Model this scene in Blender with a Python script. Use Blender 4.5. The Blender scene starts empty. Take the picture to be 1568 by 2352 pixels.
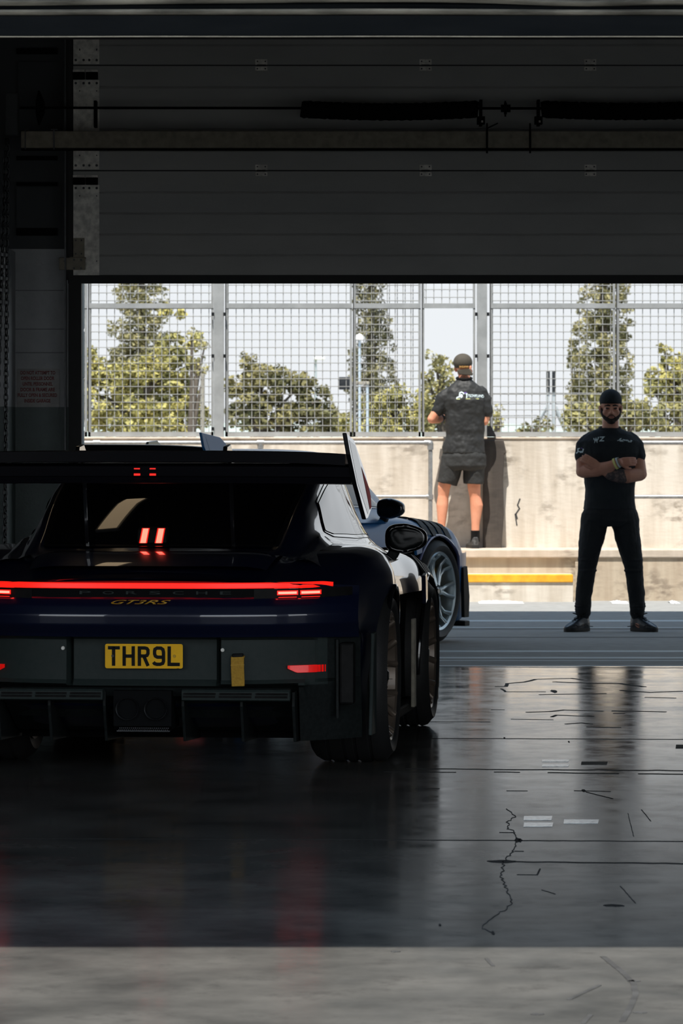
import bpy, bmesh, math, random
import numpy as np
from mathutils import Vector, Matrix, Euler
random.seed(7); rng = np.random.default_rng(7)
C = bpy.context.scene.collection
F = 11000.0; HC = 1.425; HOR = 985.0
PI = math.pi
def P(px, py, D): return Vector(((px-784)*D/F, D, HC-(py-HOR)*D/F))
def PX(px, D): return (px-784)*D/F
def PZ(py, D): return HC-(py-HOR)*D/F
def gz(D): return float(np.interp(D, [28.75, 32.35, 35.5, 44.4, 52], [0, -.022, -.075, -.16, -.2]))
def row_D(py):
    lo, hi = 8.0, 60.0
    for _ in range(50):
        m = (lo+hi)/2
        if HOR+(HC-gz(m))*F/m > py: lo = m
        else: hi = m
    return lo
# ---------------------------------------------------------------- helpers
def tag(o, label=None, cat=None, group=None, kind=None):
    if label: o['label'] = label
    if cat: o['category'] = cat
    if group: o['group'] = group
    if kind: o['kind'] = kind
    return o
def empty(name, loc=(0,0,0), rz=0, parent=None):
    o = bpy.data.objects.new(name, None); C.objects.link(o); o.location = loc; o.rotation_euler = (0,0,rz)
    o.empty_display_size = .1
    if parent: o.parent = parent
    return o
class MB:
    def __init__(s): s.v=[]; s.f=[]
    def add(s, vs, fs):
        b=len(s.v); s.v += [tuple(v) for v in vs]; s.f += [tuple(i+b for i in f) for f in fs]; return s
    def box(s, x0,x1,y0,y1,z0,z1):
        v=[(x0,y0,z0),(x1,y0,z0),(x1,y1,z0),(x0,y1,z0),(x0,y0,z1),(x1,y0,z1),(x1,y1,z1),(x0,y1,z1)]
        return s.add(v,[(0,3,2,1),(4,5,6,7),(0,1,5,4),(1,2,6,5),(2,3,7,6),(3,0,4,7)])
    def tube(s, pts, r, n=12, cap=True, flat=1.0):
        pts=[Vector(p) for p in pts]; m=len(pts)
        if not hasattr(r,'__len__'): r=[r]*m
        up=Vector((0,0,1)); prev=None; vs=[]; rings=[]
        for i,p in enumerate(pts):
            t=(pts[min(i+1,m-1)]-pts[max(i-1,0)]).normalized()
            if prev is None:
                a=up if abs(t.z)<.9 else Vector((0,1,0)); u=t.cross(a).normalized()
            else:
                u=(prev-t*prev.dot(t)).normalized()
            prev=u; w=t.cross(u).normalized()
            rings.append([p+(u*math.cos(2*PI*k/n)+w*math.sin(2*PI*k/n)*flat)*r[i] for k in range(n)])
        if cap=='round':
            def dome(ring,c,rad,d):
                out=[]
                for a in (.5,.85):
                    out.append([c+(q-c)*math.cos(a*PI/2)+d*rad*math.sin(a*PI/2) for q in ring])
                return out
            d0=(pts[0]-pts[1]).normalized(); d1=(pts[-1]-pts[-2]).normalized()
            A=dome(rings[0],pts[0],r[0],d0); B=dome(rings[-1],pts[-1],r[-1],d1)
            rings=A[::-1]+rings+B
        for R in rings: vs+=R
        fs=[]
        for i in range(len(rings)-1):
            for k in range(n):
                a=i*n+k; b=i*n+(k+1)%n; fs.append((a,b,b+n,a+n))
        if cap: fs.append(tuple(range(n-1,-1,-1))); L=(len(rings)-1)*n; fs.append(tuple(range(L,L+n)))
        return s.add(vs,fs)
    def rings(s, rr, n=28):
        # rr: (cx,cy,z,rx,ry,power)
        vs=[]; fs=[]
        for (cx,cy,z,rx,ry,p) in rr:
            for k in range(n):
                a=2*PI*k/n; c=math.cos(a); q=math.sin(a)
                vs.append((cx+rx*math.copysign(abs(c)**(2/p),c), cy+ry*math.copysign(abs(q)**(2/p),q), z))
        for i in range(len(rr)-1):
            for k in range(n):
                a=i*n+k; b=i*n+(k+1)%n; fs.append((a,b,b+n,a+n))
        fs.append(tuple(range(n-1,-1,-1))); L=(len(rr)-1)*n; fs.append(tuple(range(L,L+n)))
        return s.add(vs,fs)
    def ell(s, c, r, n=16, m=10, rot=None):
        c=Vector(c); vs=[]; fs=[]
        R=Euler(rot).to_matrix() if rot else Matrix.Identity(3)
        for i in range(1,m):
            th=PI*i/m
            for k in range(n):
                ph=2*PI*k/n
                vs.append(c+R@Vector((r[0]*math.sin(th)*math.cos(ph), r[1]*math.sin(th)*math.sin(ph), r[2]*math.cos(th))))
        for i in range(m-2):
            for k in range(n):
                a=i*n+k; b=i*n+(k+1)%n; fs.append((a,a+n,b+n,b))
        top=len(vs); vs.append(c+R@Vector((0,0,r[2]))); bot=len(vs); vs.append(c-R@Vector((0,0,r[2])))
        for k in range(n):
            fs.append((top,k,(k+1)%n)); L=(m-2)*n; fs.append((bot,L+(k+1)%n,L+k))
        return s.add(vs,fs)
    def lathe(s, prof, cx=0, axis='x', n=48, c=(0,0,0), closed=True):
        # prof (a, r): a along the axis
        vs=[]; fs=[]; m=len(prof)
        for (a,r) in prof:
            for k in range(n):
                t=2*PI*k/n
                if axis=='x': p=(c[0]+a, c[1]+r*math.cos(t), c[2]+r*math.sin(t))
                elif axis=='y': p=(c[0]+r*math.cos(t), c[1]+a, c[2]+r*math.sin(t))
                else: p=(c[0]+r*math.cos(t), c[1]+r*math.sin(t), c[2]+a)
                vs.append(p)
        for i in range(m if closed else m-1):
            for k in range(n):
                a=i*n+k; b=i*n+(k+1)%n; j=((i+1)%m)*n
                fs.append((a,b,j+(k+1)%n,j+k))
        return s.add(vs,fs)
    def prism(s, poly, d0, d1, plane='xz'):
        # 2D polygon extruded along the third axis
        n=len(poly); vs=[]
        for d in (d0,d1):
            for (a,b) in poly:
                vs.append({'xz':(a,d,b),'xy':(a,b,d),'yz':(d,a,b)}[plane])
        fs=[tuple(range(n)),tuple(range(2*n-1,n-1,-1))]
        for k in range(n): fs.append((k,(k+1)%n,(k+1)%n+n,k+n))
        return s.add(vs,fs)
    def grid(s, rows, flip=False):
        n=len(rows[0]); vs=[p for r in rows for p in r]; fs=[]
        for i in range(len(rows)-1):
            for k in range(n-1):
                a=i*n+k; q=(a,a+1,a+n+1,a+n); fs.append(q[::-1] if flip else q)
        return s.add(vs,fs)
    def xf(s, M):
        s.v=[tuple(M@Vector(v)) for v in s.v]; return s
    def mesh(s, name, mats):
        me=bpy.data.meshes.new(name); me.from_pydata([tuple(v) for v in s.v],[],s.f)
        for m in (mats if isinstance(mats,(list,tuple)) else [mats]): me.materials.append(m)
        return me
    def build(s, name, mats, parent=None, smooth=False, bevel=0, fix=True, sub=0, loc=None, angle=40):
        me=s.mesh(name,mats)
        if fix:
            bm=bmesh.new(); bm.from_mesh(me); bmesh.ops.recalc_face_normals(bm,faces=bm.faces[:]); bm.to_mesh(me); bm.free()
        o=bpy.data.objects.new(name,me); C.objects.link(o)
        if parent: o.parent=parent
        if loc is not None: o.location=loc
        if bevel:
            b=o.modifiers.new('b','BEVEL'); b.width=bevel; b.segments=2; b.limit_method='ANGLE'; b.angle_limit=R(35)
        if sub:
            b=o.modifiers.new('s','SUBSURF'); b.levels=sub; b.render_levels=sub
        if smooth:
            me.polygons.foreach_set('use_smooth',[True]*len(me.polygons))
            if angle<180:
                try: me.set_sharp_from_angle(angle=R(angle))
                except Exception: pass
        return o
def R(d): return d*PI/180
def bake(o):
    bpy.context.view_layer.update()
    dg=bpy.context.evaluated_depsgraph_get()
    me=bpy.data.meshes.new_from_object(o.evaluated_get(dg)); me.name=o.name
    o.modifiers.clear(); o.data=me; return o
def copy_tree(o,parent=None):
    c=o.copy(); C.objects.link(c); c.parent=parent
    for ch in list(o.children): copy_tree(ch,c)
    return c
# 2D strokes -> flat solid glyphs
def stroke(m, pts, w, d0, d1, plane='xz', closed=False):
    pts=[Vector(p) for p in pts]; n=len(pts); L=[]; Rr=[]
    for i,p in enumerate(pts):
        a=pts[i-1] if (i>0 or closed) else None; b=pts[(i+1)%n] if (i<n-1 or closed) else None
        if a is None: t=(b-p).normalized(); nn=Vector((-t.y,t.x)); k=1
        elif b is None: t=(p-a).normalized(); nn=Vector((-t.y,t.x)); k=1
        else:
            t1=(p-a).normalized(); t2=(b-p).normalized(); n1=Vector((-t1.y,t1.x)); n2=Vector((-t2.y,t2.x))
            nn=(n1+n2); nn.normalize(); k=1/max(.35,nn.dot(n1))
        L.append(p+nn*w/2*k); Rr.append(p-nn*w/2*k)
    rng_=range(n if closed else n-1)
    for i in rng_:
        j=(i+1)%n; m.prism([(L[i].x,L[i].y),(L[j].x,L[j].y),(Rr[j].x,Rr[j].y),(Rr[i].x,Rr[i].y)],d0,d1,plane)
def arc(cx,cy,rx,ry,a0,a1,n=10): return [(cx+rx*math.cos(R(a0+(a1-a0)*i/n)), cy+ry*math.sin(R(a0+(a1-a0)*i/n))) for i in range(n+1)]
def text_obj(name, body, mat, size_w, size_h, center, parent=None, shear=0, rot=(PI/2,0,0), bold=0, thick=.001, spacing=1.0):
    cu=bpy.data.curves.new(name,'FONT'); cu.body=body; cu.shear=shear; cu.offset=bold; cu.align_x='CENTER'; cu.space_character=spacing
    cu.resolution_u=4
    t=bpy.data.objects.new(name+'_tmp',cu); C.objects.link(t); bpy.context.view_layer.update()
    me=bpy.data.meshes.new_from_object(t.evaluated_get(bpy.context.evaluated_depsgraph_get()))
    bpy.data.objects.remove(t); bpy.data.curves.remove(cu)
    co=np.array([v.co[:] for v in me.vertices]); mn=co.min(0); mx=co.max(0)
    for v in me.vertices:
        v.co=Vector(((v.co.x-(mn[0]+mx[0])/2)*size_w/(mx[0]-mn[0]), (v.co.y-(mn[1]+mx[1])/2)*size_h/(mx[1]-mn[1]), 0))
    bm=bmesh.new(); bm.from_mesh(me)
    r=bmesh.ops.extrude_face_region(bm,geom=bm.faces[:]); 
    for g in r['geom']:
        if isinstance(g,bmesh.types.BMVert): g.co.z+=thick
    bmesh.ops.recalc_face_normals(bm,faces=bm.faces[:]); bm.to_mesh(me); bm.free()
    me.materials.clear(); me.materials.append(mat); me.name=name
    o=bpy.data.objects.new(name,me); C.objects.link(o); o.parent=parent; o.location=center; o.rotation_euler=rot
    return o
# ---------------------------------------------------------------- materials
def lin(c): return tuple(((x/255)/12.92 if x/255<=.04045 else ((x/255+.055)/1.055)**2.4) for x in c)
def mat(name, col, rough=.6, metal=0, coat=0, spec=.5, noise=None, bump=0, scale=20, stretch=(1,1,1), col2=None, emis=None, estr=0, contrast=(.35,.65), coat_rough=.03, rough2=None, bscale=None):
    m=bpy.data.materials.new(name); m.use_nodes=True; nt=m.node_tree; b=nt.nodes['Principled BSDF']
    b.inputs['Base Color'].default_value=(*col,1); b.inputs['Roughness'].default_value=rough; b.inputs['Metallic'].default_value=metal
    b.inputs['Coat Weight'].default_value=coat; b.inputs['Coat Roughness'].default_value=coat_rough; b.inputs['Specular IOR Level'].default_value=spec
    if emis: b.inputs['Emission Color'].default_value=(*emis,1); b.inputs['Emission Strength'].default_value=estr
    if col2 or bump or rough2 is not None:
        tc=nt.nodes.new('ShaderNodeTexCoord'); mp=nt.nodes.new('ShaderNodeMapping'); mp.inputs['Scale'].default_value=stretch
        nt.links.new(tc.outputs['Object'],mp.inputs['Vector'])
        nz=nt.nodes.new('ShaderNodeTexNoise'); nz.inputs['Scale'].default_value=scale; nz.inputs['Detail'].default_value=6; nz.inputs['Roughness'].default_value=.6
        nt.links.new(mp.outputs['Vector'],nz.inputs['Vector'])
        mr=nt.nodes.new('ShaderNodeMapRange'); mr.inputs['From Min'].default_value=contrast[0]; mr.inputs['From Max'].default_value=contrast[1]
        nt.links.new(nz.outputs['Fac'],mr.inputs['Value'])
        if col2:
            mx=nt.nodes.new('ShaderNodeMix'); mx.data_type='RGBA'; mx.inputs['A'].default_value=(*col,1); mx.inputs['B'].default_value=(*col2,1)
            nt.links.new(mr.outputs['Result'],mx.inputs['Factor']); nt.links.new(mx.outputs['Result'],b.inputs['Base Color'])
        if rough2 is not None:
            m2=nt.nodes.new('ShaderNodeMapRange'); m2.inputs['From Min'].default_value=contrast[0]; m2.inputs['From Max'].default_value=contrast[1]
            m2.inputs['To Min'].default_value=rough; m2.inputs['To Max'].default_value=rough2
            nt.links.new(nz.outputs['Fac'],m2.inputs['Value']); nt.links.new(m2.outputs['Result'],b.inputs['Roughness'])
        if bump:
            n2=nt.nodes.new('ShaderNodeTexNoise'); n2.inputs['Scale'].default_value=bscale or scale*2; n2.inputs['Detail'].default_value=4
            nt.links.new(mp.outputs['Vector'],n2.inputs['Vector'])
            bp=nt.nodes.new('ShaderNodeBump'); bp.inputs['Strength'].default_value=bump; bp.inputs['Distance'].default_value=.01
            nt.links.new(n2.outputs['Fac'],bp.inputs['Height']); nt.links.new(bp.outputs['Normal'],b.inputs['Normal'])
    return m
# shared materials
M={}
M['paint']=mat('black_blue_paint',(.0035,.0065,.026),.3,.2,1,.5,coat_rough=.02)
M['blue']=mat('blue_paint',(.022,.14,.36),.30,.0,.12,.3,coat_rough=.02)
M['black']=mat('black_plastic',(.008,.010,.010),.5,0,0,.12,col2=(.014,.017,.017),scale=60)
M['dblack']=mat('matt_black',(.005,.0055,.006),.75,0,0,.06,bump=.1,scale=60)
for _m in (M['paint'],M['blue']): _m.node_tree.nodes['Principled BSDF'].inputs['Coat IOR'].default_value=1.65 if _m is M['paint'] else 1.5
M['gblack']=mat('gloss_black',(.004,.004,.005),.12,0,.7,col2=(.005,.005,.006))
M['satin']=mat('satin_dark_panel',(.021,.030,.029),.5,0,0,.15,col2=(.026,.034,.033),scale=40)
M['wing']=mat('dark_wing_laquer',(.004,.004,.006),.3,0,0,.06,col2=(.004,.004,.006))
M['glass']=mat('dark_glass',(.002,.002,.003),.02,0,0,.5,col2=(.003,.003,.004))
M['mglass']=mat('mirror_glass',(.004,.006,.006),.08,0,0,.15,col2=(.003,.004,.004))
M['tyre']=mat('tyre_rubber',(.010,.010,.011),.62,bump=.15,scale=50,col2=(.015,.015,.015))
M['bronze']=mat('bronze_wheel',(.15,.115,.09),.42,.5,.2,col2=(.18,.14,.11),scale=10)
M['silver']=mat('silver_wheel',(.45,.52,.55),.3,.75,.3,col2=(.5,.57,.6),scale=10)
M['disc']=mat('brake_disc_metal',(.18,.18,.18),.35,.9,col2=(.14,.14,.14))
M['red_glow']=mat('red_lamp_glow',(.3,0,0),.3,emis=(1,.018,.010),estr=.9)
M['red_hot']=mat('hot_red_lamp',(.4,0,0),.3,emis=(1,.040,.028),estr=14)
M['bar_glow']=mat('red_bar_glow',(.4,0,0),.3,emis=(1,.09,.06),estr=5.0)
M['reflector']=mat('red_reflector_lens',(.55,.004,.006),.2,0,.6,emis=(1,.01,.005),estr=.35,col2=(.45,.002,.004),scale=80)
M['red']=mat('red_decal',(.75,.015,.03),.5,0,0,.1,col2=(.8,.02,.03))
M['white']=mat('white_decal',(.7,.74,.75),.4,col2=(.65,.7,.7))
M['plate']=mat('yellow_plate',lin((248,190,22)),.4,0,0,.2,col2=lin((240,182,20)),scale=15)
M['ink']=mat('black_ink',(.005,.005,.005),.5,0,0,.1,col2=(.01,.01,.01))
M['strap']=mat('yellow_webbing',lin((180,140,45)),.8,col2=lin((160,120,35)),scale=120,bump=.3)
M['gold']=mat('gold_lettering',lin((190,150,40)),.35,.2,col2=lin((170,130,30)))
M['chrome']=mat('bright_metal',(.5,.5,.5),.2,1,col2=(.4,.4,.4))
M['dmetal']=mat('dark_steel',(.05,.052,.055),.4,.8,col2=(.03,.032,.035),scale=30)
M['galv']=mat('galvanised_steel',(.88,.86,.80),.5,.1,col2=(.52,.51,.48),scale=25,rough2=.6)
M['galv_dull']=mat('dull_galvanised_steel',(.30,.275,.22),.55,.0,0,.2,col2=(.21,.19,.155),scale=18,rough2=.75)
M['fence']=mat('galvanised_fence_steel',(.42,.43,.43),.5,.35,col2=(.32,.33,.33),scale=6)
M['wire']=mat('mesh_wire',(.40,.40,.38),.5,.3,col2=(.32,.32,.31),scale=6)
M['tube']=mat('galvanised_handrail',(.38,.38,.37),.4,.6,col2=(.26,.26,.26),scale=22,rough2=.55)
M['door']=mat('grey_door_steel',(.40,.405,.40),.6,.0,0,.25,col2=(.345,.35,.345),scale=3,bump=.08,bscale=60,stretch=(.4,1,1))
M['rubber']=mat('black_rubber',(.012,.013,.014),.7,col2=(.016,.017,.018))
M['wallw']=mat('grey_white_block_paint',(.42,.44,.46),.7,col2=(.36,.38,.40),scale=8,bump=.3,bscale=60)
M['wallt']=mat('teal_grey_block_paint',(.115,.15,.15),.6,col2=(.10,.13,.13),scale=8,bump=.3,bscale=60)
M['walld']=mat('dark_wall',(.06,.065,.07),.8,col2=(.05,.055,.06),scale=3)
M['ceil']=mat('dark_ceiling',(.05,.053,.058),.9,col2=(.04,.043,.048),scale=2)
M['yellow']=mat('yellow_safety_paint',lin((235,175,40)),.6,col2=lin((215,150,30)),scale=12)
M['pale']=mat('pale_joint',(.60,.64,.65),.7,col2=(.45,.49,.50),scale=4,stretch=(1,4,1))
M['joint']=mat('black_joint',(.006,.006,.006),.9,col2=(.01,.01,.01))
M['joint2']=mat('worn_mark',(.026,.026,.026),.8,col2=(.05,.05,.05),scale=8)
M['tape']=mat('worn_pale_tape',(.85,.88,.87),.22,0,0,.8,col2=(.34,.36,.37),scale=30)
M['grass']=mat('verge_grass',lin((150,145,85)),.95,col2=lin((110,115,60)),scale=3)
M['hill']=mat('far_hill',lin((165,175,170)),1,col2=lin((150,160,150)),scale=.02)
M['road']=mat('track_tarmac',lin((140,138,134)),.9,col2=lin((125,123,120)),scale=1)
# people
M['skin']=mat('skin',lin((205,150,125)),.55,0,0,.4,col2=lin((190,128,104)),scale=6)
M['skin2']=mat('skin_tanned',lin((222,158,128)),.55,0,0,.4,col2=lin((205,135,104)),scale=5)
M['cloth_navy']=mat('black_tshirt_cloth',(.009,.013,.017),.85,bump=.35,scale=9,col2=(.013,.018,.022),bscale=14)
M['cloth_trs']=mat('black_trouser_cloth',(.008,.010,.013),.85,bump=.35,scale=9,col2=(.012,.014,.017),bscale=16)
M['cloth_polo']=mat('charcoal_polo_cloth',(.015,.015,.015),.62,0,0,.4,bump=.5,scale=5,col2=(.021,.021,.020),bscale=9,stretch=(1.6,1.6,.5))
M['cloth_short']=mat('charcoal_shorts_cloth',(.017,.017,.0165),.8,bump=.4,scale=8,col2=(.023,.023,.022),bscale=12)
M['cap']=mat('black_cap_cloth',(.009,.014,.018),.85,bump=.2,scale=20,col2=(.012,.018,.023))
M['cap2']=mat('brown_black_cap_cloth',(.05,.042,.03),.85,bump=.2,scale=20,col2=(.06,.05,.036))
M['hair']=mat('dark_hair',(.012,.009,.007),.85,bump=.5,scale=120,col2=(.03,.02,.015))
M['eye']=mat('dark_eye',(.02,.013,.01),.3,col2=(.03,.02,.015))
M['lip']=mat('lip',lin((150,90,80)),.5,col2=lin((140,80,72)))
M['shoe']=mat('dark_shoe_leather',(.012,.017,.024),.4,0,.2,col2=(.018,.022,.03),scale=30)
M['sole']=mat('shoe_sole',(.006,.006,.007),.6,col2=(.01,.01,.01))
M['print_w']=mat('white_print',(.62,.72,.74),.6,col2=(.55,.65,.67))
M['print_p']=mat('purple_print',(.10,.05,.25),.6,col2=(.12,.06,.28))
M['print_y']=mat('yellow_green_print',(.55,.58,.25),.6,col2=(.5,.52,.2))
M['print_o']=mat('orange_print',(.5,.26,.06),.6,col2=(.45,.22,.05))
M['band']=mat('yellow_wristband',(.75,.72,.25),.5,col2=(.7,.66,.2))
M['tattoo']=mat('tattoo_ink',(.055,.045,.045),.6,col2=(.20,.13,.11),scale=45,contrast=(.45,.62))
M['paper']=mat('white_sheet',(.75,.76,.77),.6,col2=(.68,.7,.72),scale=6)

def floor_mat():
    m=bpy.data.materials.new('polished_concrete_floor'); m.use_nodes=True; nt=m.node_tree; N=nt.nodes; L=nt.links; b=N['Principled BSDF']
    tc=N.new('ShaderNodeTexCoord')
    def noise(scale,st,detail=6,rg=.6):
        mp=N.new('ShaderNodeMapping'); mp.inputs['Scale'].default_value=st; L.new(tc.outputs['Object'],mp.inputs['Vector'])
        n=N.new('ShaderNodeTexNoise'); n.inputs['Scale'].default_value=scale; n.inputs['Detail'].default_value=detail; n.inputs['Roughness'].default_value=rg
        L.new(mp.outputs['Vector'],n.inputs['Vector']); return n
    def mr(n,a,b_,c,d):
        r=N.new('ShaderNodeMapRange'); r.inputs['From Min'].default_value=a; r.inputs['From Max'].default_value=b_; r.inputs['To Min'].default_value=c; r.inputs['To Max'].default_value=d
        L.new(n.outputs[0],r.inputs['Value']); return r
    n1=noise(2.2,(1,.8,1)); n2=noise(5,(1,.7,1),9,.72); n3=noise(1.1,(.6,.8,1),3)
    mx=N.new('ShaderNodeMix'); mx.data_type='RGBA'; mx.inputs['A'].default_value=(.040,.040,.038,1); mx.inputs['B'].default_value=(.088,.085,.079,1)
    L.new(mr(n1,.35,.68,0,1).outputs[0],mx.inputs['Factor'])
    mx2=N.new('ShaderNodeMix'); mx2.data_type='RGBA'; mx2.inputs['B'].default_value=(.020,.020,.020,1)
    L.new(mx.outputs['Result'],mx2.inputs['A']); L.new(mr(n2,.55,.75,0,.6).outputs[0],mx2.inputs['Factor'])
    L.new(mx2.outputs['Result'],b.inputs['Base Color'])
    a=N.new('ShaderNodeMath'); a.operation='ADD'; L.new(mr(n2,.3,.7,FLOOR_R-.05,FLOOR_R+.09).outputs[0],a.inputs[0]); L.new(mr(n3,.3,.7,-.02,.04).outputs[0],a.inputs[1])
    L.new(a.outputs[0],b.inputs['Roughness']); b.inputs['Specular IOR Level'].default_value=FLOOR_S
    d=N.new('ShaderNodeBsdfPrincipled'); d.inputs['Roughness'].default_value=.8; d.inputs['Specular IOR Level'].default_value=0; L.new(mx2.outputs['Result'],d.inputs['Base Color'])
    lw=N.new('ShaderNodeLayerWeight'); lw.inputs['Blend'].default_value=.5
    fr=N.new('ShaderNodeMapRange'); fr.inputs['From Min'].default_value=.878; fr.inputs['From Max'].default_value=.948; L.new(lw.outputs['Facing'],fr.inputs['Value'])
    pw_=N.new('ShaderNodeMath'); pw_.operation='POWER'; pw_.inputs[1].default_value=2.1; L.new(fr.outputs[0],pw_.inputs[0])
    m2=N.new('ShaderNodeMapRange'); m2.inputs['To Min'].default_value=.09; m2.inputs['To Max'].default_value=1.0; L.new(pw_.outputs[0],m2.inputs['Value'])
    ms=N.new('ShaderNodeMixShader'); L.new(m2.outputs[0],ms.inputs[0]); L.new(d.outputs[0],ms.inputs[1]); L.new(b.outputs[0],ms.inputs[2]); L.new(ms.outputs[0],N['Material Output'].inputs[0])
    bp=N.new('ShaderNodeBump'); bp.inputs['Strength'].default_value=.05; bp.inputs['Distance'].default_value=.004; L.new(n2.outputs[0],bp.inputs['Height']); L.new(bp.outputs['Normal'],b.inputs['Normal'])
    return m
FLOOR_R=.105; FLOOR_S=1.0
M['floor']=floor_mat()
def concrete_wall_mat(name, c1, c2, dark):
    m=bpy.data.materials.new(name); m.use_nodes=True; nt=m.node_tree; N=nt.nodes; L=nt.links; b=N['Principled BSDF']; b.inputs['Roughness'].default_value=.9
    tc=N.new('ShaderNodeTexCoord')
    def noise(scale,st,detail=6):
        mp=N.new('ShaderNodeMapping'); mp.inputs['Scale'].default_value=st; L.new(tc.outputs['Object'],mp.inputs['Vector'])
        n=N.new('ShaderNodeTexNoise'); n.inputs['Scale'].default_value=scale; n.inputs['Detail'].default_value=detail; L.new(mp.outputs['Vector'],n.inputs['Vector']); return n
    def mr(n,a,b_,c,d):
        r=N.new('ShaderNodeMapRange'); r.inputs['From Min'].default_value=a; r.inputs['From Max'].default_value=b_; r.inputs['To Min'].default_value=c; r.inputs['To Max'].default_value=d
        L.new(n.outputs[0],r.inputs['Value']); return r
    s=noise(6,(1.6,1,.16)); l=noise(3,(1,1,1)); f=noise(14,(.7,1,1.5))
    m1=N.new('ShaderNodeMix'); m1.data_type='RGBA'; m1.inputs['A'].default_value=(*c1,1); m1.inputs['B'].default_value=(*c2,1); L.new(mr(s,.38,.66,0,1).outputs[0],m1.inputs['Factor'])
    m2=N.new('ShaderNodeMix'); m2.data_type='RGBA'; m2.inputs['B'].default_value=(*dark,1); L.new(m1.outputs['Result'],m2.inputs['A'])
    mm=N.new('ShaderNodeMath'); mm.operation='MULTIPLY'; L.new(mr(l,.5,.7,0,1).outputs[0],mm.inputs[0]); L.new(mr(f,.45,.62,0,.9).outputs[0],mm.inputs[1])
    L.new(mm.outputs[0],m2.inputs['Factor']); L.new(m2.outputs['Result'],b.inputs['Base Color'])
    bp=N.new('ShaderNodeBump'); bp.inputs['Strength'].default_value=.3; bp.inputs['Distance'].default_value=.01; L.new(f.outputs[0],bp.inputs['Height']); L.new(bp.outputs['Normal'],b.inputs['Normal'])
    return m
M['pitwall']=concrete_wall_mat('stained_concrete',(.66,.60,.52),(.52,.455,.375),(.26,.22,.175))
M['ledge']=concrete_wall_mat('ledge_concrete',(.52,.44,.36),(.44,.37,.29),(.3,.24,.19))
M['riser']=concrete_wall_mat('riser_concrete',(.40,.32,.235),(.50,.42,.32),(.20,.155,.115))
M['pier']=concrete_wall_mat('dark_stained_concrete',(.055,.045,.038),(.085,.07,.058),(.03,.026,.022))
M['apron']=concrete_wall_mat('apron_concrete',(.27,.27,.26),(.23,.23,.22),(.18,.18,.175))

def S(o): return tag(o,kind='structure')
# ---------------------------------------------------------------- room shell
def strip_on_floor(m, pts, w, z=.0015):
    pts=[Vector((p[0],p[1])) for p in pts]
    stroke(m,pts,w,z-.004,z,'xy')
def fp(px,py):   # point on the ground under a pixel of the picture
    D=row_D(py); return ((px-784)*D/F, D)
floor=S(MB().box(-6.2,9.0,10.5,28.75,-.25,0).build('floor',M['floor']))
yard=S(MB().box(-30,30,-60,10.5,-.30,-.004).build('trim_1',M['apron']))
# pit lane, sloping
rows=[]
for D in [28.75,29.5,31,32.35,34,35.5,38,41,44.4,52]:
    rows.append([(x,D,gz(D)-.003) for x in (-40,-20,-10,-5,-2,0,2,5,10,20,40)])
apron=S(MB().grid(rows,flip=True).build('trim_2',M['apron'],fix=False))
tag(apron,'pit lane concrete beyond the garage door'); tag(yard,'concrete yard on the near side of the garage')
# pale strips across the pit lane
for (ya,yb,mk) in ((1423.5,1426.5,'pale'),(1443,1445,'joint2'),(1462,1464,'joint2'),(1493,1496.5,'pale'),(1508,1511.5,'pale'),(1515.5,1517,'pale'),(1527,1533,'pale'),(1440,1441,'pale')):
    D0=row_D(yb); D1=row_D(ya); m=MB()
    m.grid([[(x,D0,gz(D0)-.0024) for x in (-9,0,9)],[(x,D1,gz(D1)-.0024) for x in (-9,0,9)]],flip=True)
    m.build('expansion_joint',M[mk],apron,fix=False)
# garage floor joints, cracks, worn patches
def fj(name, pxs, w, mk='joint', jitter=0, step=None):
    pts=[fp(*p) for p in pxs]
    if jitter:
        out=[]
        for a,b in zip(pts[:-1],pts[1:]):
            n=max(1,int(math.dist(a,b)/(step or .05)))
            for i in range(n):
                t=i/n; out.append((a[0]+(b[0]-a[0])*t+random.uniform(-jitter,jitter)*.3, a[1]+(b[1]-a[1])*t+random.uniform(-jitter,jitter)))
        out.append(pts[-1]); pts=out
    m=MB(); strip_on_floor(m,pts,w); return m.build(name,M[mk],floor)
fj('floor_joint',[(990,1696),(1568,1698.5),(2400,1702)],.012,jitter=.006)
fj('floor_joint',[(930,1766),(1568,1770),(2400,1775)],.022,jitter=.012)
fj('floor_joint',[(880,1773),(1047,1774)],.016,jitter=.01)
fj('floor_joint',[(1135,1773),(1193,1774)],.016,jitter=.01)
fj('floor_joint',[(1258,1775),(1420,1777)],.022,jitter=.012)
fj('floor_joint',[(1466,1777.5),(1568,1778.5)],.022,jitter=.01)
fj('floor_joint',[(-200,1926),(890,1929),(1568,1933),(2400,1938)],.010,jitter=.006)
fj('floor_joint',[(1185,1979.5),(1568,1984),(2300,1990)],.022,jitter=.012)
fj('floor_joint',[(1000,1531.5),(1568,1534)],.02,'joint2',jitter=.01)
fj('floor_joint',[(960,1657.5),(1126,1658.5)],.008,'joint2')
def blotch(px,py,wx,wy,mk='joint'):
    x,y=fp(px,py); n=18; w=wx*y/F; h=wy*y*y/F/HC
    poly=[(x+w*math.cos(2*PI*k/n)*random.uniform(.75,1.1), y+h*math.sin(2*PI*k/n)*random.uniform(.6,1.15)) for k in range(n)]
    MB().prism(poly,-.003,.0015,'xy').build('floor_patch',M[mk],floor)
blotch(1152,1979,34,3.2); blotch(1190,1930,9,5); blotch(1272,1588,8,3.5); blotch(1310,1634,0,0) if 0 else None
blotch(1408,2080,22,2.6); blotch(1132,2143,4,5); blotch(1340,1816,5,3); blotch(1158,1695,2,1.5); blotch(1306,1704,2,1.5)
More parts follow.
